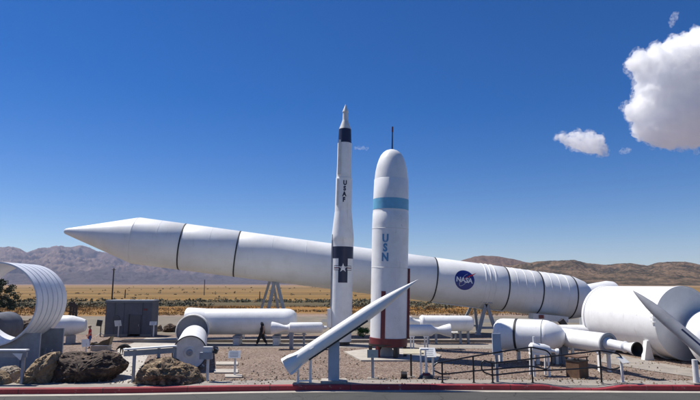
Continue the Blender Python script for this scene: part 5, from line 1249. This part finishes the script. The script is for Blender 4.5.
def cloud(spheres, D, m, label, seed, vox=1.0, amp=4.0, keep_one=True, fringe=0):
    mb = MB(); u = D / 549.0; rs = random.Random(seed)
    for (x, y, r) in spheres:
        c = P(x, y, D); R_ = r * u; v, f = ellipsoid((0, 0, 0), (R_, R_ * .7, R_ * .92), 24, 16)
        mb.add([c + q for q in v], f)
        for k in range(int(4 + r * 3.2)):      # small billows round each puff
            n_ = Vector((rs.gauss(0, 1), rs.gauss(-.3, 1), rs.gauss(0.15, 1))).normalized(); r2 = min(R_ * .45, u * rs.choice((2.0, 2.6, 3.2, 4.2, 5.5, 7.5)) * rs.uniform(.8, 1.2))
            v, f = ellipsoid((0, 0, 0), (r2, r2, r2), 14, 10); mb.add([c + Vector((n_.x, n_.y * .7, n_.z * .92)) * R_ * rs.uniform(.86, 1.0) + q for q in v], f)
    o = mb.build('cloud', m, None, 0)
    rm = o.modifiers.new('r', 'REMESH'); rm.mode = 'VOXEL'; rm.voxel_size = vox * u
    dg = bpy.context.evaluated_depsgraph_get(); ev = o.evaluated_get(dg); me = bpy.data.meshes.new_from_object(ev)
    o.modifiers.clear(); o.data = me
    me.materials.clear(); me.materials.append(m)
    nn = [v.normal.copy() for v in me.vertices]; k = 1.0 / (14 * u)
    for v, n_ in zip(me.vertices, nn):
        q = v.co * k + Vector((seed, 0, 0))
        w_ = noise.fractal(q, .75, 2.3, 3) * .7 + (.45 - abs(noise.fractal(q * 2.6, .6, 2.2, 4))) * 1.3 + (.4 - abs(noise.fractal(q * 8, .6, 2.1, 4))) * .8
        v.co += n_ * (w_ * amp * u)
    me.polygons.foreach_set('use_smooth', [True] * len(me.polygons))
    rm = o.modifiers.new('r', 'REMESH'); rm.mode = 'VOXEL'; rm.voxel_size = vox * u
    dg = bpy.context.evaluated_depsgraph_get(); me2 = bpy.data.meshes.new_from_object(o.evaluated_get(dg)); o.modifiers.clear()
    bm = bmesh.new(); bm.from_mesh(me2); seen = set(); isl = []
    for v0 in bm.verts:
        if v0.index in seen: continue
        st_ = [v0]; seen.add(v0.index); grp = []
        while st_:
            v = st_.pop(); grp.append(v)
            for e in v.link_edges:
                q = e.other_vert(v)
                if q.index not in seen: seen.add(q.index); st_.append(q)
        isl.append(grp)
    isl.sort(key=len, reverse=True)
    if keep_one:
        for grp in isl[1:]: bmesh.ops.delete(bm, geom=grp, context='VERTS')
    bm.to_mesh(me2); bm.free(); me = me2; o.data = me; me.materials.clear(); me.materials.append(m)
    me.polygons.foreach_set('use_smooth', [True] * len(me.polygons))
    ctr = sum((v.co for v in me.vertices), Vector()) / len(me.vertices)
    for v in me.vertices: v.co -= ctr
    o.location = ctr
    if fringe:      # thin ragged vapour round the dense body
        m4 = me.copy(); nn = [v.normal.copy() for v in m4.vertices]
        for v, n_ in zip(m4.vertices, nn):
            q = v.co * (1.0 / (9 * u)) + Vector((0, seed, 0)); v.co += n_ * (u * max(.3, 1.6 + 5.0 * noise.fractal(q, .7, 2.2, 4)) * fringe)
        m4.materials.clear(); m4.materials.append(CMF); fo = bpy.data.objects.new('vapour_fringe', m4); col.objects.link(fo); fo.parent = o
    return tag(o, label, 'cloud', 'clouds in the blue sky')
D = 7500
CMF = cloud_mat('thin_vapour', .012, .022, .44, .66)
CM, CM2, CM3 = cloud_mat('dense_cloud', .026, .014, .40, .56), cloud_mat('cloud', .022, .018, .40, .58), cloud_mat('thin_cloud', .009, .03, .42, .62)
cloud([(645, 66, 13), (659, 60, 14), (682, 58, 22), (690, 82, 27), (670, 84, 20), (708, 60, 34), (740, 70, 50), (652, 98, 17), (644, 109, 14), (647, 126, 13), (660, 126, 19), (680, 118, 27), (702, 113, 32), (735, 108, 42), (658, 138, 9), (675, 139, 8), (775, 92, 44)],
      D, CM, 'big billowing white cumulus cloud high at the edge of the picture', 3.0, .8, 3.2, True, 1.0)
cloud([(558, 138, 2.6), (563, 138.5, 4), (570, 140, 6), (579, 142, 7.5), (588, 142, 8), (595, 146, 8.5), (591, 136, 4), (601, 150, 4.5), (585, 136, 3.5), (599, 140, 4)], D, CM2, 'small flat-based white cloud above the far end of the hills', 7.0, .8, 2.0, True, .8)
cloud([(622, 151, 2.6), (626, 151, 3), (629, 150, 2)], D, CM3, 'tiny wisp of cloud between the small cloud and the big cumulus', 1.0, .5, 1.0, False)
cloud([(674, 18, 3.6), (672, 23, 3), (676, 14, 2.6), (671, 26, 1.6)], D, CM3, 'thin upright wisp of cloud above the big cumulus', 4.0, .5, 1.0, False)
cloud([(694, 147, 3.2), (697, 152, 2.6), (692, 143, 2)], D, CM3, 'tiny scrap of cloud hanging below the big cumulus', 6.0, .5, 1.0, False)
cloud([(355.5, 148.4, 1.6), (359, 148, 2.0), (363, 148.2, 2.0), (367, 148.8, 1.5)], D, CM3, 'faint wisp of cloud between the two upright missiles', 9.0, .4, .7, False)

# ================================================================== haze
m = bpy.data.materials.new('haze_air'); m.use_nodes = True; t = m.node_tree; t.nodes.clear()
o_ = t.nodes.new('ShaderNodeOutputMaterial'); v_ = t.nodes.new('ShaderNodeVolumePrincipled')
v_.inputs['Color'].default_value = (.62, .72, 1, 1); v_.inputs['Density'].default_value = 3.6e-5; v_.inputs['Anisotropy'].default_value = .2
t.links.new(v_.outputs[0], o_.inputs['Volume'])
tag(MB().box((0, 6000, 400 - 1.3), (29000, 17000, 800)).build('haze', m, None, 0), kind='stuff')
